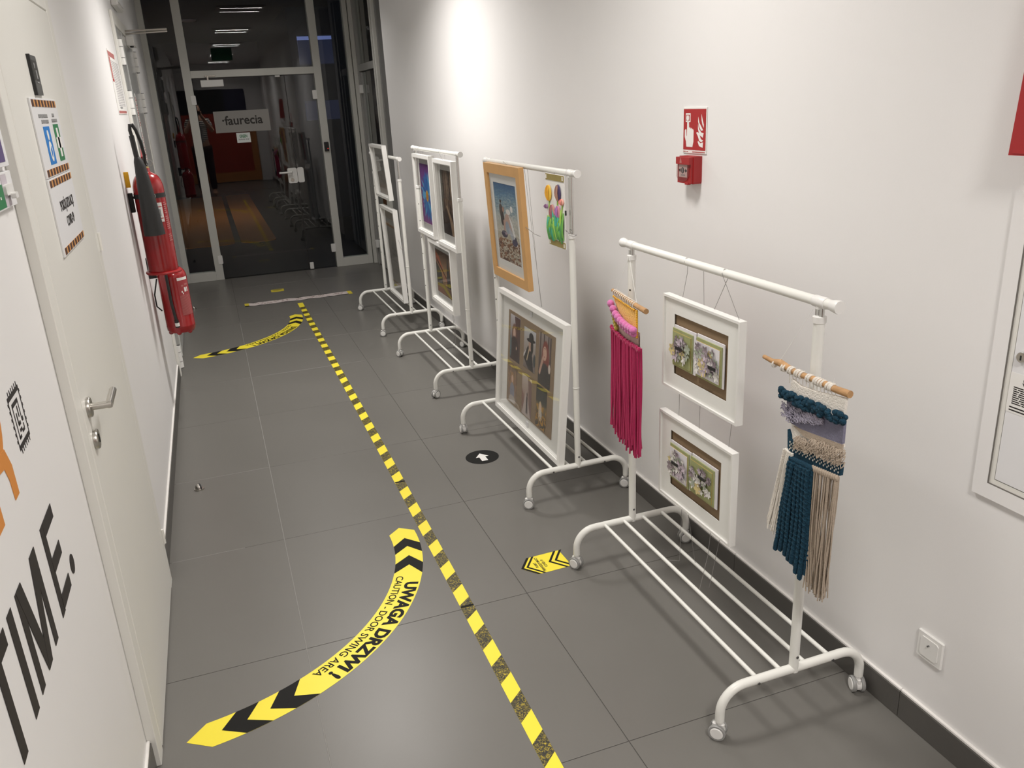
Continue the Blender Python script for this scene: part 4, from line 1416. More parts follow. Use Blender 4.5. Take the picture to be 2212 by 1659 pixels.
MB().tube([(-0.158, 0, 0.006), (-0.12, -0.002, 0.004), (-0.095, 0.002, 0.006), (-0.03, 0, -0.002), (0.06, 0.001, 0.001), (0.11, 0.0, -0.002), (0.158, 0, 0.0)],
          [0.0055, 0.0065, 0.0095, 0.0075, 0.0078, 0.0085, 0.0092], 12).build('wooden_stick', 'stick', BH)
lp = MB()
for x in (-0.112, -0.078, -0.070, -0.052, -0.044, -0.026, -0.018, -0.008, 0.016, 0.024, 0.043, 0.051, 0.060, 0.069, 0.086, 0.094, 0.100):
    lp.tube([(x + 0.002 * math.sin(a), 0.0088 * math.cos(a), 0.0088 * math.sin(a) - 0.001) for a in np.linspace(0, 2 * PI, 12)[:-1]], 0.0030, 6, closed=True)
lp.build('cord_wraps', 'cream', BH)['kind'] = 'stuff'
ws = MB()
for k in range(14):
    x = -0.050 + 0.165 * k / 13
    ws.tube([(x, -0.004, -0.008), (x, -0.002, -0.035)], 0.0011, 5)
ws.build('warp_threads', 'cream', BH)


def polypanel(name, pts, M, y, th=0.004):
    q = [Lc(*p) for p in pts]
    return MB().prism(q, lambda u, v, t: (u, t, v), y - th / 2, y + th / 2).build(name, M, BH)


polypanel('cream_weave', [(305, 218), (360, 260), (450, 285), (608, 310), (606, 395), (500, 385), (400, 352), (330, 325), (302, 285)], 'cream', -0.002, 0.008)
polypanel('lavender_weave', [(285, 350), (400, 390), (610, 455), (610, 582), (500, 560), (390, 530), (320, 500), (290, 440)], 'lav', -0.002, 0.008)
polypanel('cream_weave', [(318, 500), (420, 540), (610, 580), (612, 600), (480, 670), (400, 660), (330, 600)], 'cream', 0.0, 0.007)
polypanel('beige_weave', [(335, 515), (430, 540), (612, 582), (612, 640), (500, 610), (400, 570)], 'beige', -0.004, 0.005)
polypanel('teal_weave', [(308, 540), (330, 600), (400, 655), (500, 690), (622, 690), (620, 770), (560, 768), (470, 745), (350, 715), (315, 660)], 'teal', -0.005, 0.009)
dots = MB()
R = random.Random(4)
for r_ in range(5):
    for k in range(15):
        px = 330 + 20 * k + 8 * (r_ % 2)
        py = 618 + 12 * r_ + (px - 330) * 0.30
        if px < 612 and py < 765:
            x, z = Lc(px, py)
            dots.box(x - 0.0012, x + 0.0012, -0.0112, -0.0095, z - 0.0022, z + 0.0022)
dots.build('cream_stitches', 'cream', BH)['kind'] = 'stuff'
tp = MB()
for k in range(130):
    s_ = R.random()
    px, py = 262 + 362 * s_, 296 + 128 * s_ ** 0.72 + R.uniform(-28, 30)
    x, z = Lc(px, py)
    tp.ball((x, -0.010 - R.uniform(0, 0.008), z), R.uniform(0.0058, 0.0088), 7, 5, (1.2, 0.9, 0.9))
tp.build('teal_puffs', 'teal', BH)['kind'] = 'stuff'
lb = MB()
for k in range(330):
    s_ = R.random() ** 0.8
    px = 268 + 235 * s_
    py = 372 + 85 * s_ + R.uniform(-20, 95 * (1 - s_) + 16)
    x, z = Lc(px, py)
    a = R.uniform(0, 6)
    r_ = R.uniform(0.0035, 0.0065)
    lb.tube([(x - r_, -0.008, z), (x - r_ * 0.5, -0.013, z + r_ * math.sin(a)), (x + r_ * 0.5, -0.014, z - r_ * math.cos(a)), (x + r_, -0.009, z - r_ * 0.5)], 0.0012, 4)
lb.build('lavender_curls', 'lavl', BH)['kind'] = 'stuff'
bl = MB()
for k in range(150):
    s_ = R.random()
    px = 365 + 270 * s_
    py = 585 + 58 * s_ + R.uniform(-16, 58)
    x, z = Lc(px, py)
    r_ = R.uniform(0.006, 0.009)
    bl.tube([(x, -0.008, z + r_), (x - r_ * 0.7, -0.015, z), (x, -0.017, z - r_), (x + r_ * 0.7, -0.015, z), (x + 0.002, -0.009, z + r_)], 0.0016, 5)
bl.build('beige_loops', 'beige', BH)['kind'] = 'stuff'
kb = MB()
for k in range(12):
    x, z = Lc(348 + 11 * k, 722 + 3.4 * k)
    kb.ball((x, -0.012, z), 0.0085, 7, 5)
kb.build('teal_knots', 'teal', BH)
kb = MB()
for k in range(12):
    x, z = Lc(474 + 12 * k, 760 + 2.6 * k)
    kb.ball((x, -0.010, z), 0.0062, 7, 5, (1, 1, 1.6))
kb.build('beige_knots', 'beige', BH)
for k in range(15):
    s_ = k / 14
    x0, z0 = Lc(348 + 128 * s_, 735 + 35 * s_)
    x1, z1 = Lc(288 + 185 * s_, 1335 + 165 * s_ + R.uniform(-25, 25))
    pts, n = [], 14
    y_ = -0.010 - 0.010 * (k % 2) + R.uniform(-0.003, 0.003)
    ph = R.uniform(0, 6)
    for i in range(n):
        q = i / (n - 1)
        pts.append((x0 + (x1 - x0) * q + 0.0015 * math.sin(ph + 6 * q), y_ + 0.002 * math.sin(ph + 5 * q), z0 + (z1 - z0) * q))
    rp = MB().tube(pts, [0.0058] * (n - 2) + [0.0075, 0.0062], 8)
    hel = []
    for i in range(150):
        q = i / 149
        j = min(n - 2, int(q * (n - 1)))
        f_ = q * (n - 1) - j
        p = [pts[j][c] + (pts[j + 1][c] - pts[j][c]) * f_ for c in range(3)]
        a = q * 2 * PI * 20
        hel.append((p[0] + 0.0040 * math.cos(a), p[1] + 0.0040 * math.sin(a), p[2]))
    rp.tube(hel, 0.0036, 6)
    rp.build('teal_rope', 'teal', BH)
fb = MB()
for k in range(64):
    s_ = k / 63
    x0, z0 = Lc(474 + 136 * s_, 768 + 28 * s_)
    x1, z1 = Lc(482 + 110 * s_, 1560 + 40 * s_ + R.uniform(-60, 30))
    strand(fb, x0, z0, z1, 0.0017, -0.006 + R.uniform(-0.008, 0.008), R, 0.006, 9, x1=x1)
fb.build('beige_fringe', 'beige', BH)['kind'] = 'stuff'
fb = MB()
for k in range(60):
    s_ = k / 59
    x0, z0 = Lc(300 + 56 * s_, 668 + 22 * s_)
    x1, z1 = Lc(222 + 78 * s_, 1210 + 50 * s_ + R.uniform(-45, 35))
    strand(fb, x0, z0, z1, 0.0022, -0.008 + R.uniform(-0.007, 0.007), R, 0.005, 9, x1=x1)
fb.build('white_fringe', 'cream', BH)['kind'] = 'stuff'
wires(BH, [[(-0.095, 0, 0.010), (-0.02, 0.03, 0.16)], [(0.10, 0, 0.01), (0.103, 0.0, 0.022)]], 0.0006, 'thread', 'thread')

# ------------------------------------------------------------------ floor marking
# hazard tape along the corridor
TP = thing('hazard_tape', 'long yellow and black striped hazard tape running down the corridor floor', 'floor tape', (0.633, 0, 0.0))
PER = 0.1845


def tape_x(y):
    return 0.012 * math.sin((y - 1.0) / 7 * PI)


def tape_piece(name, ya, yb, skew, M, z):
    mb = MB()
    hw = 0.0245
    poly = [(tape_x(ya) - hw, ya - skew), (tape_x(ya) + hw, ya + skew), (tape_x(yb) + hw, yb + skew), (tape_x(yb) - hw, yb - skew)]
    mb.prism(poly, FLAT, z, z + 0.0004)
    return mb.build(name, M, TP)


y = 0.72
while y < 7.87:
    yy = min(7.88, y + 0.4)
    tape_piece('tape_base', y, yy, 0, 'yellow', 0.0002)
    y = yy
y = 2.483 - 0.046 - 9 * PER
ns = 0
while y < 7.84:
    if y + 0.10 < 7.86 and y > 0.76:
        tape_piece('black_stripe', y, y + PER * 0.5, 0.0245 * (0.9 if y < 5.5 else 0.4), 'worn', 0.0007)
    y += PER
    ns += 1
for yj in (2.49, 3.62):
    MB().box(-0.0235, 0.0245, yj, yj + 0.010, 0.0009, 0.0024).build('tape_join', 'blackp', TP).location.x = tape_x(yj)


# door swing arcs
def chev_outline(r0_, r1_, a0_, a1_, tip0, tip1, n=26):
    """band from angle a0_ to a1_ (deg, decreasing), with a pointed or notched end at both sides; tip>0 = mid leads"""
    rm = (r0_ + r1_) / 2
    P = lambda r, a: (r * math.cos(math.radians(a)), r * math.sin(math.radians(a)))
    out = []
    for k in range(n + 1):
        out.append(P(r1_, a0_ + (a1_ - a0_) * k / n))
    out.append(P(rm, a1_ + tip1))
    for k in range(n + 1):
        out.append(P(r0_, a1_ + (a0_ - a1_) * k / n))
    out.append(P(rm, a0_ + tip0))
    return out


def band_mesh(r0_, r1_, a0_, a1_, tip0, tip1, z, h=0.0004, n=24):
    """grid version so that concave bands stay clean"""
    rows_ = [0, 0.5, 1]
    vs, fs = [], []
    for k in range(n + 1):
        s_ = k / n
        for q in rows_:
            r = r0_ + (r1_ - r0_) * q
            tt = 1 - abs(q - 0.5) * 2
            a = (a0_ + tip0 * tt) * (1 - s_) + (a1_ + tip1 * tt) * s_
            vs.append((r * math.cos(math.radians(a)), r * math.sin(math.radians(a)), z + h))
    for k in range(n):
        for j in (0, 1):
            o = k * 3 + j
            fs.append((o, o + 1, o + 4, o + 3))
    m0 = len(vs)
    vs += [(x, y_, z) for x, y_, _ in vs[:m0]]
    ring = [0, 1, 2] + [3 * k + 2 for k in range(1, n + 1)] + [3 * n + 1] + [3 * k for k in range(n, 0, -1)]
    for i in range(len(ring)):
        a, b = ring[i], ring[(i + 1) % len(ring)]
        fs.append((a, b, b + m0, a + m0))
    return MB().add(vs, fs)


def arc_text(s, size, r, a_start, a_end, bold):
    me = text_mesh(s, size, bold, 1.0, 0.0004)
    xs = [v.co.x for v in me.vertices]
    ys = [v.co.y for v in me.vertices]
    x0_, x1_, yc = min(xs), max(xs), (min(ys) + max(ys)) / 2
    for v in me.vertices:
        a = math.radians(a_start + (a_end - a_start) * (v.co.x - x0_) / (x1_ - x0_))
        rr_ = r + (v.co.y - yc)
        v.co = (rr_ * math.cos(a), rr_ * math.sin(a), v.co.z + 0.0009)
    return me


RA, RB = 0.872, 0.982
TM1 = arc_text('UWAGA DRZWI !', 0.066, 0.950, -22.5, -57.5, 0.0030)
TM2 = arc_text('CAUTION - DOOR SWING AREA', 0.040, 0.898, -20.0, -59.5, 0.0004)
for cy, lab in ((3.1, 'curved yellow door swing sticker with black chevrons on the near floor'), (7.365, 'curved yellow door swing sticker with black chevrons in front of the double door')):
    t = thing('door_swing_sticker', lab, 'floor sticker', (-0.385, cy, 0), (0, 0, 0), 'door swing floor stickers')
    band_mesh(RA, RB, 1.8, -82.0, 2.9, -4.0, 0.0002, n=40).build('yellow_band', 'yellow', t)
    for (a0_, a1_, tp) in ((-4.9, -9.2, 3.6), (-14.2, -18.6, 3.9), (-62.0, -67.0, -3.6), (-71.5, -76.2, -3.6)):
        band_mesh(RA, RB, a0_, a1_, tp, tp, 0.0007, n=5).build('black_chevron', 'blackp', t)
    link('lettering', TM1, 'blackp', t)
    link('small_lettering', TM2, 'blackp', t)

# first aid point sticker
FA = thing('first_aid_sticker', 'yellow arrow floor sticker about first aid beside the nearest rack caster', 'floor sticker', (1.005, 2.648, 0), (0, 0, math.radians(1.5)))
MB().prism([(-0.097, 0.0), (-0.05, -0.064), (0.092, -0.064), (0.092, 0.064), (-0.05, 0.064)], FLAT, 0.0002, 0.0006).build('yellow_base', 'yellow', FA)


def vee(x, wdt, z=0.0007):
    return MB().prism([(x, 0.0), (x + 0.047, -0.064), (x + 0.047 + wdt, -0.064), (x + wdt, 0), (x + 0.047 + wdt, 0.064), (x + 0.047, 0.064)][:3] + [(x + wdt, 0)], FLAT, z, z + 0.0004).prism(
        [(x, 0.0), (x + wdt, 0), (x + 0.047 + wdt, 0.064), (x + 0.047, 0.064)], FLAT, z, z + 0.0004)


for x, wd in ((-0.097, 0.012), (-0.075, 0.010), (0.020, 0.011), (0.046, 0.011)):
    vee(x, wd).build('black_chevron', 'blackp', FA)
for s_, u, wd in (('PUNKT', -0.034, 0.038), ('PIERWSZEJ POMOCY', -0.017, 0.104), ('COVID-19', 0.000, 0.056)):
    text_on(FA, 'lettering', s_, 0.0155, 'ink', u, 0.0, 0.0009, 'floor', bold=0.0002, rot=PI / 2, width=wd)

# black dot with a white arrow
AR = thing('arrow_sticker', 'round black floor sticker with a white arrow', 'floor sticker', (1.100, 3.727, 0))
MB().prism(ellpoly(0, 0, 0.086, 0.086, 40), FLAT, 0.0002, 0.0006).build('black_disc', 'blackp', AR)
MB().prism([(0.0, 0.046), (-0.034, 0.0), (-0.016, 0.0), (-0.016, -0.05), (0.016, -0.05), (0.016, 0.0), (0.034, 0.0)], FLAT, 0.0007, 0.0011).build('white_arrow', 'white', AR)

# white distance strip and small yellow mark near the glass door
WS = thing('floor_notice_strip', 'long white notice strip with yellow ends across the floor before the glass door', 'floor sticker', (0.648, 8.075, 0), (0, 0, math.radians(0.6)))
MB().box(-0.51, 0.51, -0.072, 0.072, 0.0002, 0.0006).build('black_base', 'blackp', WS)
mb = MB()
top, bot = [], []
R = random.Random(2)
for k in range(21):
    x = -0.47 + 0.94 * k / 20
    top.append((x, 0.058 + R.uniform(-0.012, 0.014)))
    bot.append((x, -0.058 + R.uniform(-0.014, 0.012)))
for k in range(20):
    mb.prism([bot[k], bot[k + 1], top[k + 1], top[k]], FLAT, 0.0007, 0.0011)
mb.build('white_area', mat('pale_notice', (0.62, 0.55, 0.53), 0.6), WS)
for x in (-1, 1):
    MB().prism(rectpoly(min(0.47 * x, 0.51 * x), max(0.47 * x, 0.51 * x), -0.03 - 0.04 * (x > 0), 0.072), FLAT, 0.0008, 0.0012).build('yellow_end', 'yellowd', WS)
tx = MB()
for k in range(90):
    x, y = R.uniform(-0.42, 0.42), R.choice((-0.028, 0.0, 0.028)) + R.uniform(-0.008, 0.008)
    tx.box(x, x + R.uniform(0.006, 0.02), y, y + R.uniform(0.006, 0.014), 0.0012, 0.0014)
tx.build('faded_print', mat('faded_print', (0.25, 0.16, 0.14), 0.7), WS)['kind'] = 'stuff'
YM = thing('yellow_floor_mark', 'small worn yellow sticker on the floor close to the glass door', 'floor sticker', (0.485, 8.595, 0))
MB().prism([(-0.065, -0.055), (0.0, -0.07), (0.062, -0.055), (0.068, 0.062), (0.0, 0.07), (-0.062, 0.055)], FLAT, 0.0002, 0.0006).build('yellow_base', 'yellowd', YM)
MB().prism([(-0.05, 0.02), (0.0, 0.005), (0.05, 0.02), (0.04, 0.045), (0.0, 0.055), (-0.04, 0.045)], FLAT, 0.0007, 0.001).build('worn_print', mat('worn_ochre', (0.30, 0.25, 0.05), 0.6), YM)

# door stops
for (x, y, lab) in ((-0.28, 3.985, 'small half-dome metal door stop on the floor near the white door'), (-0.318, 8.19, 'small half-dome metal door stop beyond the fire extinguishers')):
    t = thing('door_stop', lab, 'door stop', (x, y, 0), (0, 0, 0.35), 'floor door stops')
    vs, fs = [], []
    n, mm = 12, 6
    mb = MB()
    mb.lathe([(0.0235, 0.0), (0.0235, 0.006), (0.0, 0.007)], (0, 0, 0), 22)
    mb.build('base_plate', 'steel', t)
    md = MB()
    prof = [(0.019 * math.cos(PI / 2 * k / 6), 0.006 + 0.024 * math.sin(PI / 2 * k / 6)) for k in range(7)]
    for k in range(n + 1):
        a = PI / 2 + PI * k / n
        for (r_, h_) in prof:
            vs.append((r_ * math.cos(a), r_ * math.sin(a), h_))
    for k in range(n):
        for j in range(6):
            o = k * 7 + j
            fs.append((o, o + 7, o + 8, o + 1))
    md.add(vs, fs, True).build('half_dome', 'steel', t)
    MB().prism([(-0.018, 0.006), (0.018, 0.006), (0.017, 0.018), (0.010, 0.028), (-0.010, 0.028), (-0.017, 0.018)], lambda u, v, tt: (tt, u, v), -0.001, 0.007).build('rubber_face', 'rubber', t)

# ------------------------------------------------------------------ left wall: lettering, icon, signs
LT = thing('black_lettering', 'large black wall lettering reading TIME. on the left wall', 'lettering', (XL, 0, 0), LW)
LH = lambda u, v, t: (u, -t, v)
z0, z1 = 0.805, 1.004
letters = {
    'letter_t': [[(1.175, 0.972), (1.301, 0.972), (1.301, z1), (1.175, z1)], [(1.222, z0), (1.252, z0), (1.252, 0.974), (1.222, 0.974)]],
    'letter_i': [[(1.328, z0), (1.359, z0), (1.359, z1), (1.328, z1)]],
    'letter_m': [[(1.393, z0), (1.421, z0), (1.421, z1), (1.393, z1)], [(1.540, z0), (1.568, z0), (1.568, z1), (1.540, z1)],
                 [(1.400, z1), (1.438, z1), (1.497, z0), (1.464, z0)], [(1.523, z1), (1.561, z1), (1.497, z0), (1.464, z0)]],
    'letter_e': [[(1.636, z0), (1.667, z0), (1.667, z1), (1.636, z1)], [(1.66, 0.974), (1.757, 0.974), (1.757, z1), (1.66, z1)],
                 [(1.66, 0.893), (1.750, 0.893), (1.750, 0.923), (1.66, 0.923)], [(1.66, z0 + 0.005), (1.757, z0 + 0.005), (1.757, 0.840), (1.66, 0.840)]],
    'full_stop': [ellpoly(1.811, 0.832, 0.020, 0.022, 20)],
}
for nm, polys in letters.items():
    mb = MB()
    for i, p in enumerate(polys):
        mb.prism(p, LH, 0.0004, 0.0012 + 0.0002 * i)
    mb.build(nm, 'ink', LT)
RL = thing('orange_letter', 'large orange wall letter above the black lettering at the left edge', 'lettering', (XL, 0, 0), LW)
bowl = [(1.495 + 0.085 * math.cos(a), 1.2875 + 0.1025 * math.sin(a)) for a in np.linspace(-PI / 2, PI / 2, 18)]
bow_i = [(1.495 + 0.030 * math.cos(a), 1.2875 + 0.048 * math.sin(a)) for a in np.linspace(-PI / 2, PI / 2, 18)]
mb = MB()
for k in range(17):
    mb.prism([bowl[k], bowl[k + 1], bow_i[k + 1], bow_i[k]], LH, 0.0004, 0.0012)
mb.prism(rectpoly(1.375, 1.447, 1.11, 1.39), LH, 0.0004, 0.0012).prism(rectpoly(1.446, 1.496, 1.3355, 1.39), LH, 0.0004, 0.0012).prism(rectpoly(1.446, 1.496, 1.185, 1.2395), LH, 0.0004, 0.0012)
mb.prism([(1.49, 1.183), (1.525, 1.179), (1.538, 1.152), (1.541, 1.112), (1.573, 1.112), (1.573, 1.168), (1.552, 1.206), (1.50, 1.21)], LH, 0.0004, 0.0014)
mb.build('letter_shape', 'orange', RL)
IC = thing('chip_icon', 'black outlined microchip icon on the left wall above the lettering', 'wall icon', (XL, 1.70, 1.214), LW)
ib = MB()
t_ = 0.0075
for (a, b, c_, d) in ((-0.047, 0.047, 0.043, 0.052), (-0.047, 0.047, -0.052, -0.043), (-0.047, -0.0445, -0.046, 0.046), (0.0445, 0.047, -0.046, 0.046),
                      (-0.028, 0.020, 0.026, 0.034), (-0.028, -0.0255, -0.012, 0.030), (0.0175, 0.020, -0.012, 0.030), (-0.012, 0.004, -0.014, -0.007),
                      (-0.013, -0.009, -0.012, 0.012), (0.002, 0.006, 0.0, 0.022), (-0.028, -0.0255, -0.034, -0.012), (-0.028, -0.012, -0.036, -0.030),
                      (-0.012, 0.004, -0.026, -0.020), (0.004, 0.022, -0.032, -0.026), (0.020, 0.0235, -0.028, -0.018), (0.02, 0.028, -0.014, -0.006)):
    ib.prism(rectpoly(a, b, c_, d), FRONT, 0.0004, 0.001)
ib.build('outline', 'ink', IC)
pn_ = MB()
for k in range(6):
    q = -0.036 + 0.0145 * k
    pn_.prism(rectpoly(-0.052, -0.047, q, q + 0.006), FRONT, 0.0004, 0.001).prism(rectpoly(0.047, 0.052, q, q + 0.006), FRONT, 0.0004, 0.001)
    pn_.prism(rectpoly(q, q + 0.0025, 0.052, 0.061), FRONT, 0.0004, 0.001).prism(rectpoly(q, q + 0.0025, -0.061, -0.052), FRONT, 0.0004, 0.001)
pn_.build('pins', 'ink', IC)

# information holder at the left image edge
IH = thing('information_board', 'white information board with purple and green panels and a hook, left of the door', 'sign', (XL, 1.955, 1.575), LW)
MB().box(-0.21, 0.140, -0.010, 0, 0, 0.072, 0.001).build('lower_board', 'whiteb', IH)
MB().box(-0.21, 0.128, -0.014, 0, 0.082, 0.26, 0.001).build('upper_board', 'whiteb', IH)
patch(IH, 'purple_panel', rectpoly(-0.20, 0.098, 0.092, 0.25), 'purple', 0.0142)
patch(IH, 'green_panel', rectpoly(-0.20, 0.030, 0.004, 0.050), 'green', 0.0102)
patch(IH, 'lilac_panel', rectpoly(0.031, 0.085, 0.004, 0.068), 'lilac', 0.0102)
MB().prism(roundrect(0.035, 0.105, 0.026, 0.048, 0.006), FRONT, 0.0105, 0.016).prism(roundrect(0.062, 0.088, 0.018, 0.030, 0.004), FRONT, 0.016, 0.026).build('hook', 'plast', IH)
patch(IH, 'white_marks', rectpoly(-0.012, -0.004, 0.022, 0.027), 'white', 0.0109)

XD = XL + PF + 0.0005
# grey plaque on the door
GP = thing('door_plaque', 'grey plastic plaque on the white door above the hazard bordered signs', 'plaque', (XD, 2.580, 1.808), LW)
MB().prism(roundrect(-0.052, 0.050, 0, 0.098, 0.006), FRONT, 0, 0.006).build('plate', 'plaque', GP)
MB().prism(roundrect(-0.056, -0.046, -0.001, 0.099, 0.003), FRONT, 0, 0.008).build('edge', 'black', GP)
patch(GP, 'dark_field', rectpoly(-0.030, 0.035, 0.036, 0.086), 'plaqued', 0.006)
for (a, b, c_, d) in ((-0.002, 0.012, 0.040, 0.062), (-0.012, 0.022, 0.030, 0.033), (-0.01, 0.0, 0.066, 0.08)):
    patch(GP, 'faint_mark', rectpoly(a, b, c_, d), 'greyprint', 0.0068)


def hazard(t, x0, x1, z0_, z1_, n=8):
    b = patch(t, 'hazard_strip', rectpoly(x0, x1, z0_, z1_), 'hazo', 0.0052)
    wd = (x1 - x0) / n
    for k in range(n):
        MB().prism(rectpoly(x0 + k * wd, x0 + k * wd + wd * 0.5, z0_, z1_), FRONT, 0.0059, 0.0065).build('dark_stripe', 'hazb', b)


D1 = thing('first_aid_sign', 'white door sign with blue and green pictograms and hazard borders', 'sign', (XD, 2.609, 1.702), LW)
MB().box(-0.207, 0.207, -0.005, 0, -0.098, 0.098, 0.0008).build('board', 'whiteb', D1)
hazard(D1, -0.19, 0.19, 0.077, 0.094)
hazard(D1, -0.19, 0.19, -0.094, -0.077)
bl_ = patch(D1, 'blue_pictogram', rectpoly(-0.105, -0.008, -0.068, 0.028), 'blue', 0.0052)
for p in (ellpoly(-0.058, 0.006, 0.013, 0.013, 16), ellpoly(-0.058, -0.035, 0.022, 0.026, 20)):
    MB().prism(p, FRONT, 0.006, 0.0066).build('white_figure', 'white', bl_)
patch(bl_, 'blue_mark', [(-0.062, -0.05), (-0.048, -0.04), (-0.050, -0.022), (-0.066, -0.03)], 'blue', 0.0068)
gr = patch(D1, 'green_pictogram', rectpoly(0.062, 0.152, -0.066, 0.032), 'green', 0.0052)
for p in (rectpoly(0.094, 0.122, -0.055, 0.022), rectpoly(0.068, 0.147, -0.032, -0.003)):
    MB().prism(p, FRONT, 0.006, 0.0066).build('white_cross', 'white', gr)
tb_ = MB()
R = random.Random(6)
for (xa, xb, zc) in ((-0.135, 0.005, 0.054), (-0.105, 0.005, 0.040), (0.085, 0.118, 0.056), (0.062, 0.155, 0.042)):
    x = xa
    while x < xb:
        w_ = R.uniform(0.004, 0.008)
        tb_.prism(rectpoly(x, min(xb, x + w_), zc - 0.0045, zc + 0.0045), FRONT, 0.0052, 0.0058)
        if R.random() < 0.5:
            tb_.prism(rectpoly(x, min(xb, x + w_ * 1.5), zc - 0.0045, zc - 0.0030), FRONT, 0.0052, 0.0058)
        x += w_ + 0.0035
tb_.build('small_print', 'greyprint', D1)['kind'] = 'stuff'
D2 = thing('isolation_room_sign', 'white door sign reading POKÓJ IZOLACJI COVID-19 with hazard borders', 'sign', (XD, 2.604, 1.5045), LW)
MB().box(-0.205, 0.205, -0.005, 0, -0.098, 0.098, 0.0008).build('board', 'whiteb', D2)
hazard(D2, -0.188, 0.195, 0.077, 0.094)
hazard(D2, -0.188, 0.195, -0.094, -0.077)
text_on(D2, 'lettering', 'POKÓJ IZOLACJI', 0.038, 'ink', 0.012, 0.021, 0.0058, bold=0.0001, width=0.232)
text_on(D2, 'lettering', 'COVID-19', 0.038, 'ink', 0.016, -0.024, 0.0058, bold=0.0001, width=0.132)

# fire instruction poster on the left wall
FI = thing('fire_instruction_poster', 'white printed fire instruction poster with red heading by the double door', 'poster', (XL, 5.575, 1.932), LW)
MB().box(-0.29, 0.29, -0.003, 0, -0.172, 0.172).build('sheet', 'white', FI)
patch(FI, 'red_heading', rectpoly(-0.28, 0.12, 0.135, 0.162), 'redpale', 0.003)
patch(FI, 'red_band', rectpoly(-0.28, -0.20, 0.020, 0.132), 'redpale', 0.003)
patch(FI, 'red_block', rectpoly(-0.27, -0.19, 0.002, 0.018), 'redprint', 0.0032)
pb = MB()
for r_ in range(26):
    x = -0.17
    while x < 0.26:
        w_ = R.uniform(0.02, 0.08)
        pb.prism(rectpoly(x, min(0.27, x + w_), 0.112 - r_ * 0.0095, 0.112 - r_ * 0.0095 + 0.0045), FRONT, 0.003, 0.0036)
        x += w_ + 0.012
pb.build('small_print', mat('pale_print', (0.45, 0.43, 0.44), 0.6), FI)['kind'] = 'stuff'
patch(FI, 'footer', rectpoly(-0.27, 0.27, -0.166, -0.152), 'redpale', 0.003)
patch(FI, 'dark_mark', rectpoly(-0.13, 0.02, -0.140, -0.130), 'greyprint', 0.004)
# white box above the double door
EB = thing('emergency_light', 'white emergency light box on the left wall above the double door', 'emergency light', (XL, 6.52, 2.425), LW)
MB().box(-0.23, 0.23, -0.045, 0, 0, 0.16, 0.008).build('case', 'plast', EB)
MB().box(-0.20, 0.20, -0.050, -0.045, 0.02, 0.14, 0.004).build('diffuser', 'whiteb', EB)

# ------------------------------------------------------------------ fire extinguishers
E1 = thing('co2_extinguisher', 'tall red fire extinguisher with a black discharge horn, hung higher on the wall', 'fire extinguisher', (-0.305, 4.85, 0.935), (0, 0, 0), 'fire extinguishers on the left wall')
prof = [(0.0, 0.004), (0.074, 0.004), (0.078, 0.012), (0.0765, 0.034), (0.0765, 0.44)]
for k in range(1, 8):
    a = PI / 2 * k / 8
    prof.append((0.030 + 0.0465 * math.cos(a), 0.44 + 0.085 * math.sin(a)))
prof += [(0.026, 0.532), (0.024, 0.552), (0.0, 0.552)]
MB().lathe(prof, n=36).build('cylinder', 'red', E1)
MB().lathe([(0.074, 0.0), (0.090, -0.002), (0.093, 0.004), (0.091, 0.009), (0.078, 0.012)], n=36).build('base_ring', 'redp', E1)
vl = MB().lathe([(0.018, 0.552), (0.020, 0.556), (0.020, 0.585), (0.014, 0.60), (0.0, 0.60)], n=16).box(-0.014, 0.014, -0.045, 0.03, 0.565, 0.592, 0.004)
vo = vl.build('valve', 'black', E1)
MB().lathe([(0.019, 0.548), (0.021, 0.55), (0.021, 0.558), (0.019, 0.560)], n=16).build('brass_collar', 'gold', vo)
MB().tube([(0.0, -0.01, 0.605), (0.0, 0.05, 0.640), (0.0, 0.10, 0.650)], 0.007, 8).tube([(0.0, -0.01, 0.585), (0.0, 0.05, 0.590), (0.0, 0.10, 0.595)], 0.007, 8).build('squeeze_handle', 'redp', vo)
MB().tube([(0.030 + 0.016 * math.cos(a), -0.035, 0.578 + 0.016 * math.sin(a)) for a in np.linspace(0, 2 * PI, 15)[:-1]], 0.0013, 6, closed=True).build('pull_ring', 'steel', vo)
hs = [(0.008, -0.05, 0.575), (0.016, -0.085, 0.62), (0.012, -0.115, 0.69), (0.002, -0.14, 0.745), (-0.010, -0.15, 0.772), (-0.020, -0.155, 0.772), (-0.024, -0.155, 0.745), (-0.020, -0.153, 0.715)]
MB().tube(hs, 0.0085, 10).build('hose', 'rubber', E1)
MB().tube([(-0.022, -0.153, 0.720), (-0.016, -0.151, 0.60)], 0.0125, 12).build('horn_grip', 'rubber', E1)
hn = MB()
hn.tube([(-0.017, -0.15, 0.615), (-0.013, -0.15, 0.595), (-0.009, -0.15, 0.565), (-0.007, -0.15, 0.50), (-0.004, -0.15, 0.36), (-0.001, -0.15, 0.222)], [0.013, 0.022, 0.027, 0.033, 0.043, 0.052], 20)
hn.build('discharge_horn', 'rubber', E1)
MB().lathe([(0.0768, 0.40), (0.0785, 0.40), (0.0785, 0.423), (0.0768, 0.423)], n=36).build('strap', 'rubber', E1)
MB().tube([(0.02 + 0.013 * math.cos(a), -0.078, 0.412 + 0.013 * math.sin(a)) for a in np.linspace(0, 2 * PI, 15)[:-1]], 0.0015, 6, closed=True).build('strap_ring', 'steel', E1)


def curved(rad, a0_, a1_, z0_, z1_, n=8):
    vs, fs = [], []
    for k in range(n + 1):
        a = math.radians(a0_ + (a1_ - a0_) * k / n)
        for z in (z0_, z1_):
            vs.append((rad * math.cos(a), rad * math.sin(a), z))
    for k in range(n):
        fs.append((2 * k, 2 * k + 2, 2 * k + 3, 2 * k + 1))
    return MB().add(vs, fs, True)


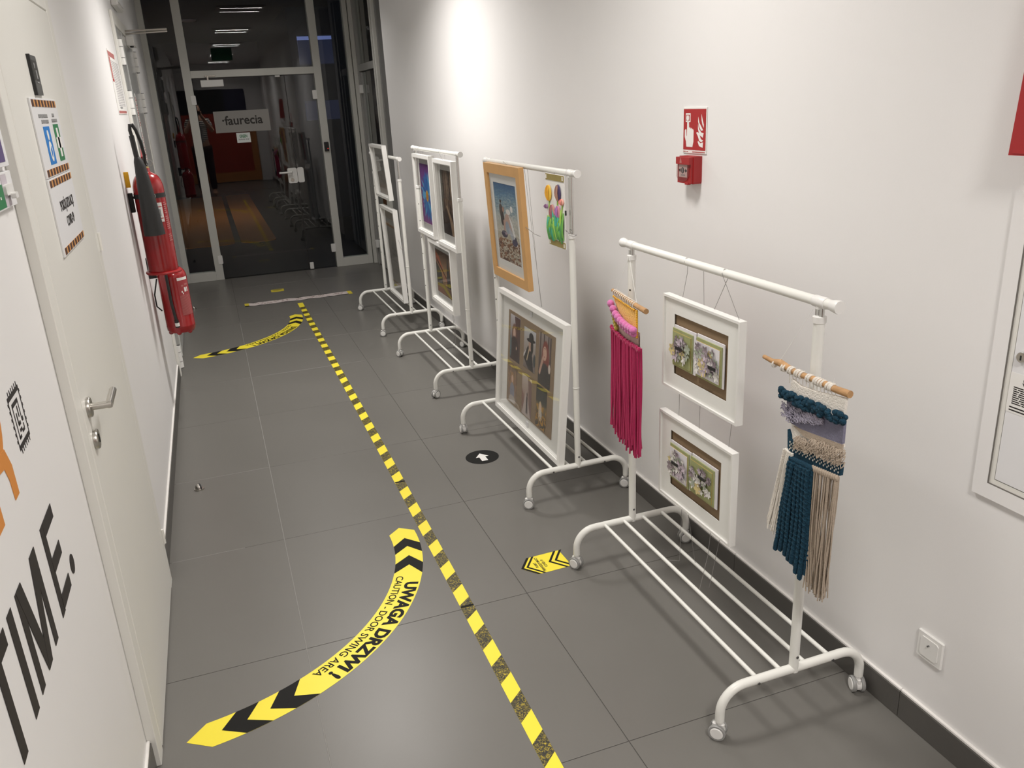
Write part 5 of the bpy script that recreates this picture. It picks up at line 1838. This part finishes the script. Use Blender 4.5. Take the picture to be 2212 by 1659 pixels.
lb_ = curved(0.0772, -80, -46, 0.275, 0.375).build('label', 'white', E1)
for z in (0.352, 0.292):
    curved(0.0775, -78, -48, z, z + 0.004).build('label_line', 'redprint', lb_)
curved(0.0775, -72, -56, 0.305, 0.342).build('label_picture', 'greyprint', lb_)
r2 = MB()
for k in range(20):
    if k in (4, 5, 13):
        continue
    r2v = curved(0.0772, -38, -38 + R.uniform(10, 24), 0.17 + k * 0.0105, 0.17 + k * 0.0105 + 0.006, 4)
    r2.add(r2v.v, r2v.f, True)
r2.build('side_print', 'redpale', E1)
MB().box(-0.105, -0.082, -0.015, 0.015, 0.33, 0.43, 0.002).box(-0.09, 0.0, -0.012, 0.012, 0.40, 0.412, 0.002).build('wall_bracket', 'black', E1)
MB().box(-0.104, -0.080, -0.030, -0.026, 0.46, 0.54, 0.001).build('yellow_tag', 'yelw', E1)
E2 = thing('powder_extinguisher', 'short red fire extinguisher with a hose clipped to its side, hung lower on the wall', 'fire extinguisher', (-0.288, 5.15, 0.515), (0, 0, 0), 'fire extinguishers on the left wall')
prof = [(0.0, 0.012), (0.055, 0.010), (0.072, 0.014), (0.0795, 0.028), (0.081, 0.05), (0.081, 0.052), (0.080, 0.054), (0.080, 0.335)]
for k in range(1, 8):
    a = PI / 2 * k / 8
    prof.append((0.025 + 0.055 * math.cos(a), 0.335 + 0.062 * math.sin(a)))
prof += [(0.022, 0.415), (0.022, 0.43), (0.0, 0.43)]
MB().lathe(prof, n=40).build('cylinder', 'red', E2)
for k in range(6):
    a = k * PI / 3 + 0.3
    MB().ball((0.062 * math.cos(a), 0.062 * math.sin(a), 0.013), 0.013, 10, 6, (1.1, 1.1, 1)).build('base_foot', 'red', E2)
vo = MB().lathe([(0.02, 0.43), (0.024, 0.435), (0.022, 0.455), (0.0, 0.458)], n=16).box(-0.012, 0.012, -0.05, 0.05, 0.440, 0.456, 0.003).build('valve', 'black', E2)
MB().tube([(0.0, -0.06, 0.452), (0.0, 0.06, 0.452)], 0.012, 10).build('squeeze_handle', 'redp', vo)
MB().tube([(-0.010, -0.03, 0.447), (-0.022, -0.075, 0.425), (-0.025, -0.089, 0.38), (-0.024, -0.0895, 0.20), (-0.016, -0.0895, 0.10), (-0.013, -0.0885, 0.06)], 0.0085, 10).build('hose', 'rubber', E2)
MB().cyl((-0.0155, -0.0895, 0.098), (-0.0135, -0.0885, 0.055), 0.0118, 12).build('nozzle', 'black', E2)
MB().cyl((-0.0145, -0.0892, 0.082), (-0.0138, -0.0888, 0.062), 0.0124, 12).build('white_band', 'white', E2)
lb_ = curved(0.0806, -72, -12, 0.115, 0.325, 14).build('label', mat('label_red', (0.36, 0.05, 0.055), 0.4), E2)
for k, z in enumerate(np.arange(0.12, 0.235, 0.0065)):
    curved(0.0809, -70, -16 - (k % 3) * 4, float(z), float(z) + 0.003, 10).build('label_print', 'redpale', lb_)
curved(0.0810, -71, -20, 0.322, 0.338, 8).build('label_title', 'white', lb_)
for (a, b, z) in ((-46, -36, 0.252), (-33, -28, 0.252), (-60, -55, 0.25), (-56, -52, 0.24), (-58, -47, 0.285), (-42, -24, 0.29)):
    curved(0.0811, a, b, z, z + 0.026 if z == 0.252 else z + 0.010, 4).build('label_mark', 'white' if z < 0.26 else 'redpale', lb_)
MB().box(-0.122, -0.08, -0.015, 0.015, 0.34, 0.46, 0.002).box(-0.11, 0.0, -0.010, 0.010, 0.425, 0.436, 0.002).build('wall_bracket', 'black', E2)
MB().tube([(-0.082, -0.03, 0.34), (-0.108, -0.035, 0.25), (-0.108, -0.035, 0.18), (-0.085, -0.03, 0.15)], 0.004, 8).build('carry_loop', 'black', E2)

# ------------------------------------------------------------------ right wall: call point, sign, cabinet, socket
FS = thing('fire_alarm_sign', 'square red sign with a white hand, button and flames on the right wall', 'sign', (XR, 2.6185, 1.520), RW)
MB().box(-0.0755, 0.0755, -0.004, 0, 0, 0.156, 0.001).build('board', 'white', FS)
patch(FS, 'red_field', rectpoly(-0.072, 0.072, 0.012, 0.150), 'redprint', 0.0042)
hand = [(-0.050, 0.022), (-0.010, 0.022), (-0.004, 0.040), (-0.004, 0.078), (-0.010, 0.084), (-0.013, 0.080), (-0.018, 0.087), (-0.023, 0.083), (-0.028, 0.089), (-0.034, 0.086), (-0.036, 0.108), (-0.0415, 0.111), (-0.047, 0.108),
        (-0.047, 0.060), (-0.050, 0.058), (-0.052, 0.080), (-0.057, 0.082), (-0.062, 0.078), (-0.062, 0.056), (-0.053, 0.040)]
patch(FS, 'white_hand', hand, 'white', 0.0049)
b_ = patch(FS, 'white_button', rectpoly(-0.057, -0.026, 0.106, 0.136), 'white', 0.0047)
patch(b_, 'red_button', rectpoly(-0.052, -0.031, 0.111, 0.131), 'redprint', 0.0054)
MB().prism(ellpoly(-0.0415, 0.120, 0.008, 0.010, 16), FRONT, 0.0061, 0.0066).build('white_dot', 'white', b_)
for fl_ in ([(0.060, 0.098), (0.044, 0.132), (0.046, 0.112), (0.052, 0.098), (0.060, 0.088)], [(0.056, 0.080), (0.032, 0.104), (0.024, 0.124), (0.024, 0.108), (0.034, 0.088), (0.044, 0.078)],
            [(0.060, 0.070), (0.046, 0.072), (0.030, 0.084), (0.024, 0.100), (0.024, 0.084), (0.034, 0.064), (0.056, 0.055)], [(0.058, 0.046), (0.044, 0.050), (0.030, 0.070), (0.018, 0.074), (0.014, 0.070), (0.024, 0.060), (0.034, 0.044), (0.048, 0.040)],
            [(0.058, 0.040), (0.042, 0.036), (0.026, 0.044), (0.024, 0.040), (0.034, 0.026), (0.056, 0.022)]):
    patch(FS, 'white_flame', fl_, 'white', 0.0049)
fp = MB()
for (a, b) in ((-0.072, -0.055), (-0.050, -0.040), (-0.012, 0.070)):
    fp.prism(rectpoly(a, b, 0.004, 0.0075), FRONT, 0.0042, 0.0048)
fp.build('footer_print', 'redpale', FS)

CP = thing('fire_alarm_call_point', 'red fire alarm call point box with a clear hinged cover', 'fire alarm', (XR, 2.619, 1.419), RW)
CP.scale = (0.92, 1.12, 1.02)
cpb = MB().prism([(-0.049, 0), (0.049, 0), (0.052, 0.006), (0.052, 0.092), (-0.052, 0.092), (-0.052, 0.006)], FRONT, 0, 0.030)
cpb.prism([(-0.048, 0.002), (0.048, 0.002), (0.048, 0.090), (-0.048, 0.090)], FRONT, 0.030, 0.038).prism([(-0.048, 0.066), (0.048, 0.066), (0.048, 0.090), (-0.048, 0.090)], FRONT, 0.038, 0.045)
cpb.build('case', 'redp', CP)
el = patch(CP, 'press_plate', rectpoly(-0.037, 0.022, 0.022, 0.065), 'white', 0.0382)
for pl_ in ([(-0.035, 0.0415), (-0.028, 0.0415), (-0.028, 0.038), (-0.022, 0.045), (-0.028, 0.052), (-0.028, 0.0485), (-0.035, 0.0485)],
            [(0.020, 0.0415), (0.013, 0.0415), (0.013, 0.038), (0.006, 0.045), (0.013, 0.052), (0.013, 0.0485), (0.020, 0.0485)], ellpoly(-0.009, 0.045, 0.010, 0.0105, 20)):
    patch(el, 'black_symbol', pl_, 'black', 0.039)
patch(el, 'grey_symbol', ellpoly(-0.007, 0.045, 0.0028, 0.009, 14), 'greyprint', 0.0397)
patch(el, 'grey_print', rectpoly(-0.02, 0.008, 0.027, 0.032), 'greyprint', 0.039)
patch(CP, 'fire_symbol', [(-0.020, 0.070), (-0.004, 0.070), (-0.006, 0.078), (-0.010, 0.084), (-0.013, 0.089), (-0.016, 0.082), (-0.018, 0.076)], 'redpale', 0.0452)
cov = MB().prism([(-0.044, 0.065), (0.040, 0.065), (0.044, 0.070), (0.042, 0.026), (0.030, 0.013), (0.0, 0.006), (-0.030, 0.011), (-0.044, 0.024)], FRONT, 0.0395, 0.0445)
cov.build('clear_cover', 'plastcl', CP)
MB().box(0.012, 0.034, -0.042, -0.03, -0.002, 0.005, 0.001).build('test_key_slot', 'redp', CP)

WC_ = thing('service_cabinet', 'white flush metal service cabinet with a lock on the right wall', 'cabinet', (XR, 1.034, 0.782), RW)
CX0, CX1 = -0.295, 0.30
fr = MB()
ring_boxes(fr, CX0, CX1, 0, 0.715, 0.040, -0.009, 0.0)
fr.build('frame', 'wall', WC_)
fr = MB()
ring_boxes(fr, CX0 + 0.040, CX1 - 0.040, 0.040, 0.675, 0.013, -0.006, 0.0)
fr.build('inner_frame', 'doorf', WC_)
ring = MB()
ring_boxes(ring, CX0 + 0.0385, CX1 - 0.0385, 0.0385, 0.6765, 0.002, -0.0092, -0.0005)
ring.build('shadow_line', 'gap', WC_)
cdr = MB().box(CX0 + 0.0545, CX1 - 0.0545, -0.0075, 0, 0.0545, 0.6605, 0.0012).build('cabinet_door', 'whiteb', WC_)
MB().box(CX0 + 0.052, CX1 - 0.052, -0.004, 0, 0.052, 0.663).build('door_gap', 'gap', WC_)
lx, lz = -0.216, 0.362
lo2 = MB().lathe([(0.0, -0.017), (0.011, -0.017), (0.0125, -0.015), (0.0125, -0.0075)], (lx, 0, lz), 20, 'y').build('lock', 'chrome', cdr)
MB().box(lx - 0.0015, lx + 0.0015, -0.0178, -0.0165, lz - 0.006, lz + 0.005).build('key_slot', 'black', lo2)
lbl = patch(cdr, 'instruction_label', rectpoly(-0.240, -0.070, 0.228, 0.322), 'white', 0.0076, 0.0004)
text_on(lbl, 'lettering', 'INSTRUKCJA', 0.0085, 'ink', -0.150, 0.309, 0.0083, bold=0.0003, width=0.115)
text_on(lbl, 'lettering', 'WEWNĘTRZNEGO', 0.0085, 'ink', -0.148, 0.300, 0.0083, bold=0.0003, width=0.120)
li = MB()
for r_ in range(9):
    x = -0.228
    while x < -0.085:
        w_ = R.uniform(0.008, 0.026)
        li.prism(rectpoly(x, min(-0.08, x + w_), 0.288 - r_ * 0.0048, 0.2905 - r_ * 0.0048), FRONT, 0.008, 0.0083)
        x += w_ + 0.003
for z in (0.240, 0.233):
    li.prism(rectpoly(-0.232, -0.10, z, z + 0.003), FRONT, 0.008, 0.0083)
li.build('label_print', 'ink', lbl)['kind'] = 'stuff'

RB_ = thing('red_fire_box', 'red box above the white cabinet at the right image edge', 'fire box', (XR, 1.157, 1.5755), RW)
vs = [(-0.155, 0, 0), (0.16, 0, 0), (0.16, -0.066, 0), (-0.155, -0.066, 0), (-0.155, 0, 0.36), (0.16, 0, 0.36), (0.16, -0.042, 0.36), (-0.155, -0.042, 0.36)]
MB().add(vs, [(0, 3, 2, 1), (4, 5, 6, 7), (0, 1, 5, 4), (1, 2, 6, 5), (2, 3, 7, 6), (3, 0, 4, 7)]).build('case', 'redp', RB_)
MB().box(-0.145, 0.15, -0.0672, -0.0655, 0.004, 0.012).build('bottom_lip', 'redprint', RB_)

SK = thing('power_socket', 'white single power socket low on the right wall', 'socket', (XR, 1.386, 0.239), RW)
so = MB().box(-0.042, 0.042, -0.008, 0, 0, 0.084, 0.003)
so.build('cover_plate', 'plast', SK)
ring = MB()
n = 28
ci = MB()
pl_ = roundrect(-0.029, 0.029, 0.013, 0.071, 0.003, 6)
ins = MB()
ang = [2 * PI * k / n for k in range(n)]
circ = [(0.0205 * math.cos(a), 0.042 + 0.0205 * math.sin(a)) for a in ang]
sqr = []
for a in ang:
    k_ = 0.029 / max(abs(math.cos(a)), abs(math.sin(a)))
    sqr.append((k_ * math.cos(a), 0.042 + k_ * math.sin(a)))
for k in range(n):
    j = (k + 1) % n
    ins.prism([sqr[k], sqr[j], circ[j], circ[k]], FRONT, 0.0065, 0.0105)
ins.build('socket_insert', 'plast', SK)
MB().lathe([(0.0205, -0.0105), (0.0195, -0.0082), (0.0, -0.0081)], (0, 0, 0.042), 28, 'y').build('socket_well', 'plast', SK)
for (x, z) in ((-0.0095, 0.042), (0.0095, 0.042)):
    MB().lathe([(0.0026, -0.0084), (0.0, -0.0084)], (x, 0, z), 12, 'y').build('socket_hole', 'black', SK)
MB().cyl((0, -0.0082, 0.053), (0, -0.016, 0.053), 0.0024, 10).build('earth_pin', 'screw', SK)

# ------------------------------------------------------------------ the photographer, seen only as a reflection in the glass
def skinned(name, V, Ed, Rd, M, parent, root=0, sub=2):
    me = bpy.data.meshes.new(name)
    me.from_pydata(V, Ed, [])
    o = link(name, me, M, parent)
    sm = o.modifiers.new('skin', 'SKIN')
    for i, r_ in enumerate(Rd):
        sv = me.skin_vertices[0].data[i]
        sv.radius = r_ if hasattr(r_, '__len__') else (r_, r_)
        sv.use_root = (i == root)
    sm.use_smooth_shade = True
    ss = o.modifiers.new('sub', 'SUBSURF')
    ss.levels = ss.render_levels = sub
    return o


PR = thing('person', 'person in a striped top holding up a phone to take the photograph', 'person', (-0.02, -0.62, 0))
PR.scale = (1.10, 1.0, 1.12)
V = [(0, 0, 0.98), (0, 0, 1.12), (0, 0.0, 1.28), (0, -0.005, 1.42), (0, 0.01, 1.50), (0, 0.03, 1.56), (0, 0.035, 1.64), (0, 0.03, 1.72),
     (-0.16, 0, 1.42), (-0.25, 0.05, 1.22), (-0.13, 0.28, 1.42), (-0.06, 0.38, 1.56),
     (0.16, 0, 1.42), (0.25, 0.05, 1.22), (0.13, 0.28, 1.42), (0.06, 0.38, 1.56),
     (-0.10, 0, 0.90), (-0.11, 0.02, 0.50), (-0.115, -0.01, 0.09), (-0.12, 0.13, 0.035),
     (0.10, 0, 0.90), (0.11, 0.02, 0.50), (0.115, -0.01, 0.09), (0.12, 0.13, 0.035)]
Ed = [(0, 1), (1, 2), (2, 3), (3, 4), (4, 5), (5, 6), (6, 7), (3, 8), (8, 9), (9, 10), (10, 11), (3, 12), (12, 13), (13, 14), (14, 15),
      (0, 16), (16, 17), (17, 18), (18, 19), (0, 20), (20, 21), (21, 22), (22, 23)]
Rd = [(0.155, 0.11), (0.135, 0.10), (0.15, 0.11), (0.13, 0.10), 0.055, (0.07, 0.085), (0.085, 0.10), (0.07, 0.085),
      0.062, 0.045, 0.034, 0.026, 0.062, 0.045, 0.034, 0.026, 0.095, 0.065, 0.045, 0.04, 0.095, 0.065, 0.045, 0.04]
body = skinned('body', V, Ed, Rd, 'skin', PR)
stripe = bpy.data.materials.new('striped_cloth')
stripe.use_nodes = True
nt = stripe.node_tree
b_ = nt.nodes['Principled BSDF']
b_.inputs['Roughness'].default_value = 0.85
tc = nt.nodes.new('ShaderNodeTexCoord')
wv = nt.nodes.new('ShaderNodeTexWave')
wv.bands_direction = 'Z'
wv.inputs['Scale'].default_value = 9
nt.links.new(tc.outputs['Object'], wv.inputs['Vector'])
rp = nt.nodes.new('ShaderNodeValToRGB')
rp.color_ramp.elements[0].position = 0.45
rp.color_ramp.elements[0].color = (0.02, 0.02, 0.03, 1)
rp.color_ramp.elements[1].position = 0.55
rp.color_ramp.elements[1].color = (0.75, 0.72, 0.66, 1)
nt.links.new(wv.outputs['Fac'], rp.inputs[0])
nt.links.new(rp.outputs[0], b_.inputs['Base Color'])
TV = [(0, 0, 0.95), (0, 0, 1.12), (0, 0, 1.28), (0, -0.005, 1.43), (-0.165, 0, 1.42), (-0.225, 0.03, 1.28), (0.165, 0, 1.42), (0.225, 0.03, 1.28)]
skinned('striped_top', TV, [(0, 1), (1, 2), (2, 3), (3, 4), (4, 5), (3, 6), (6, 7)], [(0.172, 0.13), (0.152, 0.115), (0.165, 0.125), (0.135, 0.11), 0.075, 0.066, 0.075, 0.066], stripe, body)
GV = [(0, 0, 0.97), (-0.10, 0, 0.88), (-0.11, 0.02, 0.50), (-0.115, -0.01, 0.12), (0.10, 0, 0.88), (0.11, 0.02, 0.50), (0.115, -0.01, 0.12)]
skinned('trousers', GV, [(0, 1), (1, 2), (2, 3), (0, 4), (4, 5), (5, 6)], [(0.165, 0.125), 0.108, 0.078, 0.062, 0.108, 0.078, 0.062], 'trouser', body)
hv = [(0, 0.0, 1.58), (0, -0.015, 1.66), (0, 0.005, 1.74)]
skinned('hair', hv, [(0, 1), (1, 2)], [(0.085, 0.075), (0.098, 0.095), (0.085, 0.095)], 'hair', body)
for sx in (-1, 1):
    MB().ball((sx * 0.032, 0.122, 1.655), 0.012, 10, 6).build('eye', 'white', body)
    for k in range(4):
        z = 1.535 + k * 0.017
        skinned('finger', [(sx * 0.058, 0.385, z), (sx * 0.086, 0.412, z + 0.004), (sx * 0.084, 0.442, z + 0.003), (sx * 0.070, 0.452, z + 0.002)], [(0, 1), (1, 2), (2, 3)], [0.009, 0.009, 0.008, 0.007], 'skin', body, 0, 1)
    skinned('thumb', [(sx * 0.056, 0.375, 1.545), (sx * 0.050, 0.395, 1.575), (sx * 0.044, 0.405, 1.605)], [(0, 1), (1, 2)], [0.011, 0.010, 0.008], 'skin', body, 0, 1)
MB().ball((0, 0.128, 1.615), 0.014, 10, 6, (0.8, 1.2, 1.4)).build('nose', 'skin', body)
PH2 = thing('phone', 'black phone held up in both hands by the photographer', 'phone', (-0.02, -0.185, 1.755))
MB().box(-0.078, 0.078, -0.004, 0.004, -0.038, 0.038, 0.003).build('case', 'black', PH2)
MB().box(-0.072, -0.045, 0.004, 0.006, 0.005, 0.033, 0.001).build('camera_bump', 'plaque', PH2)
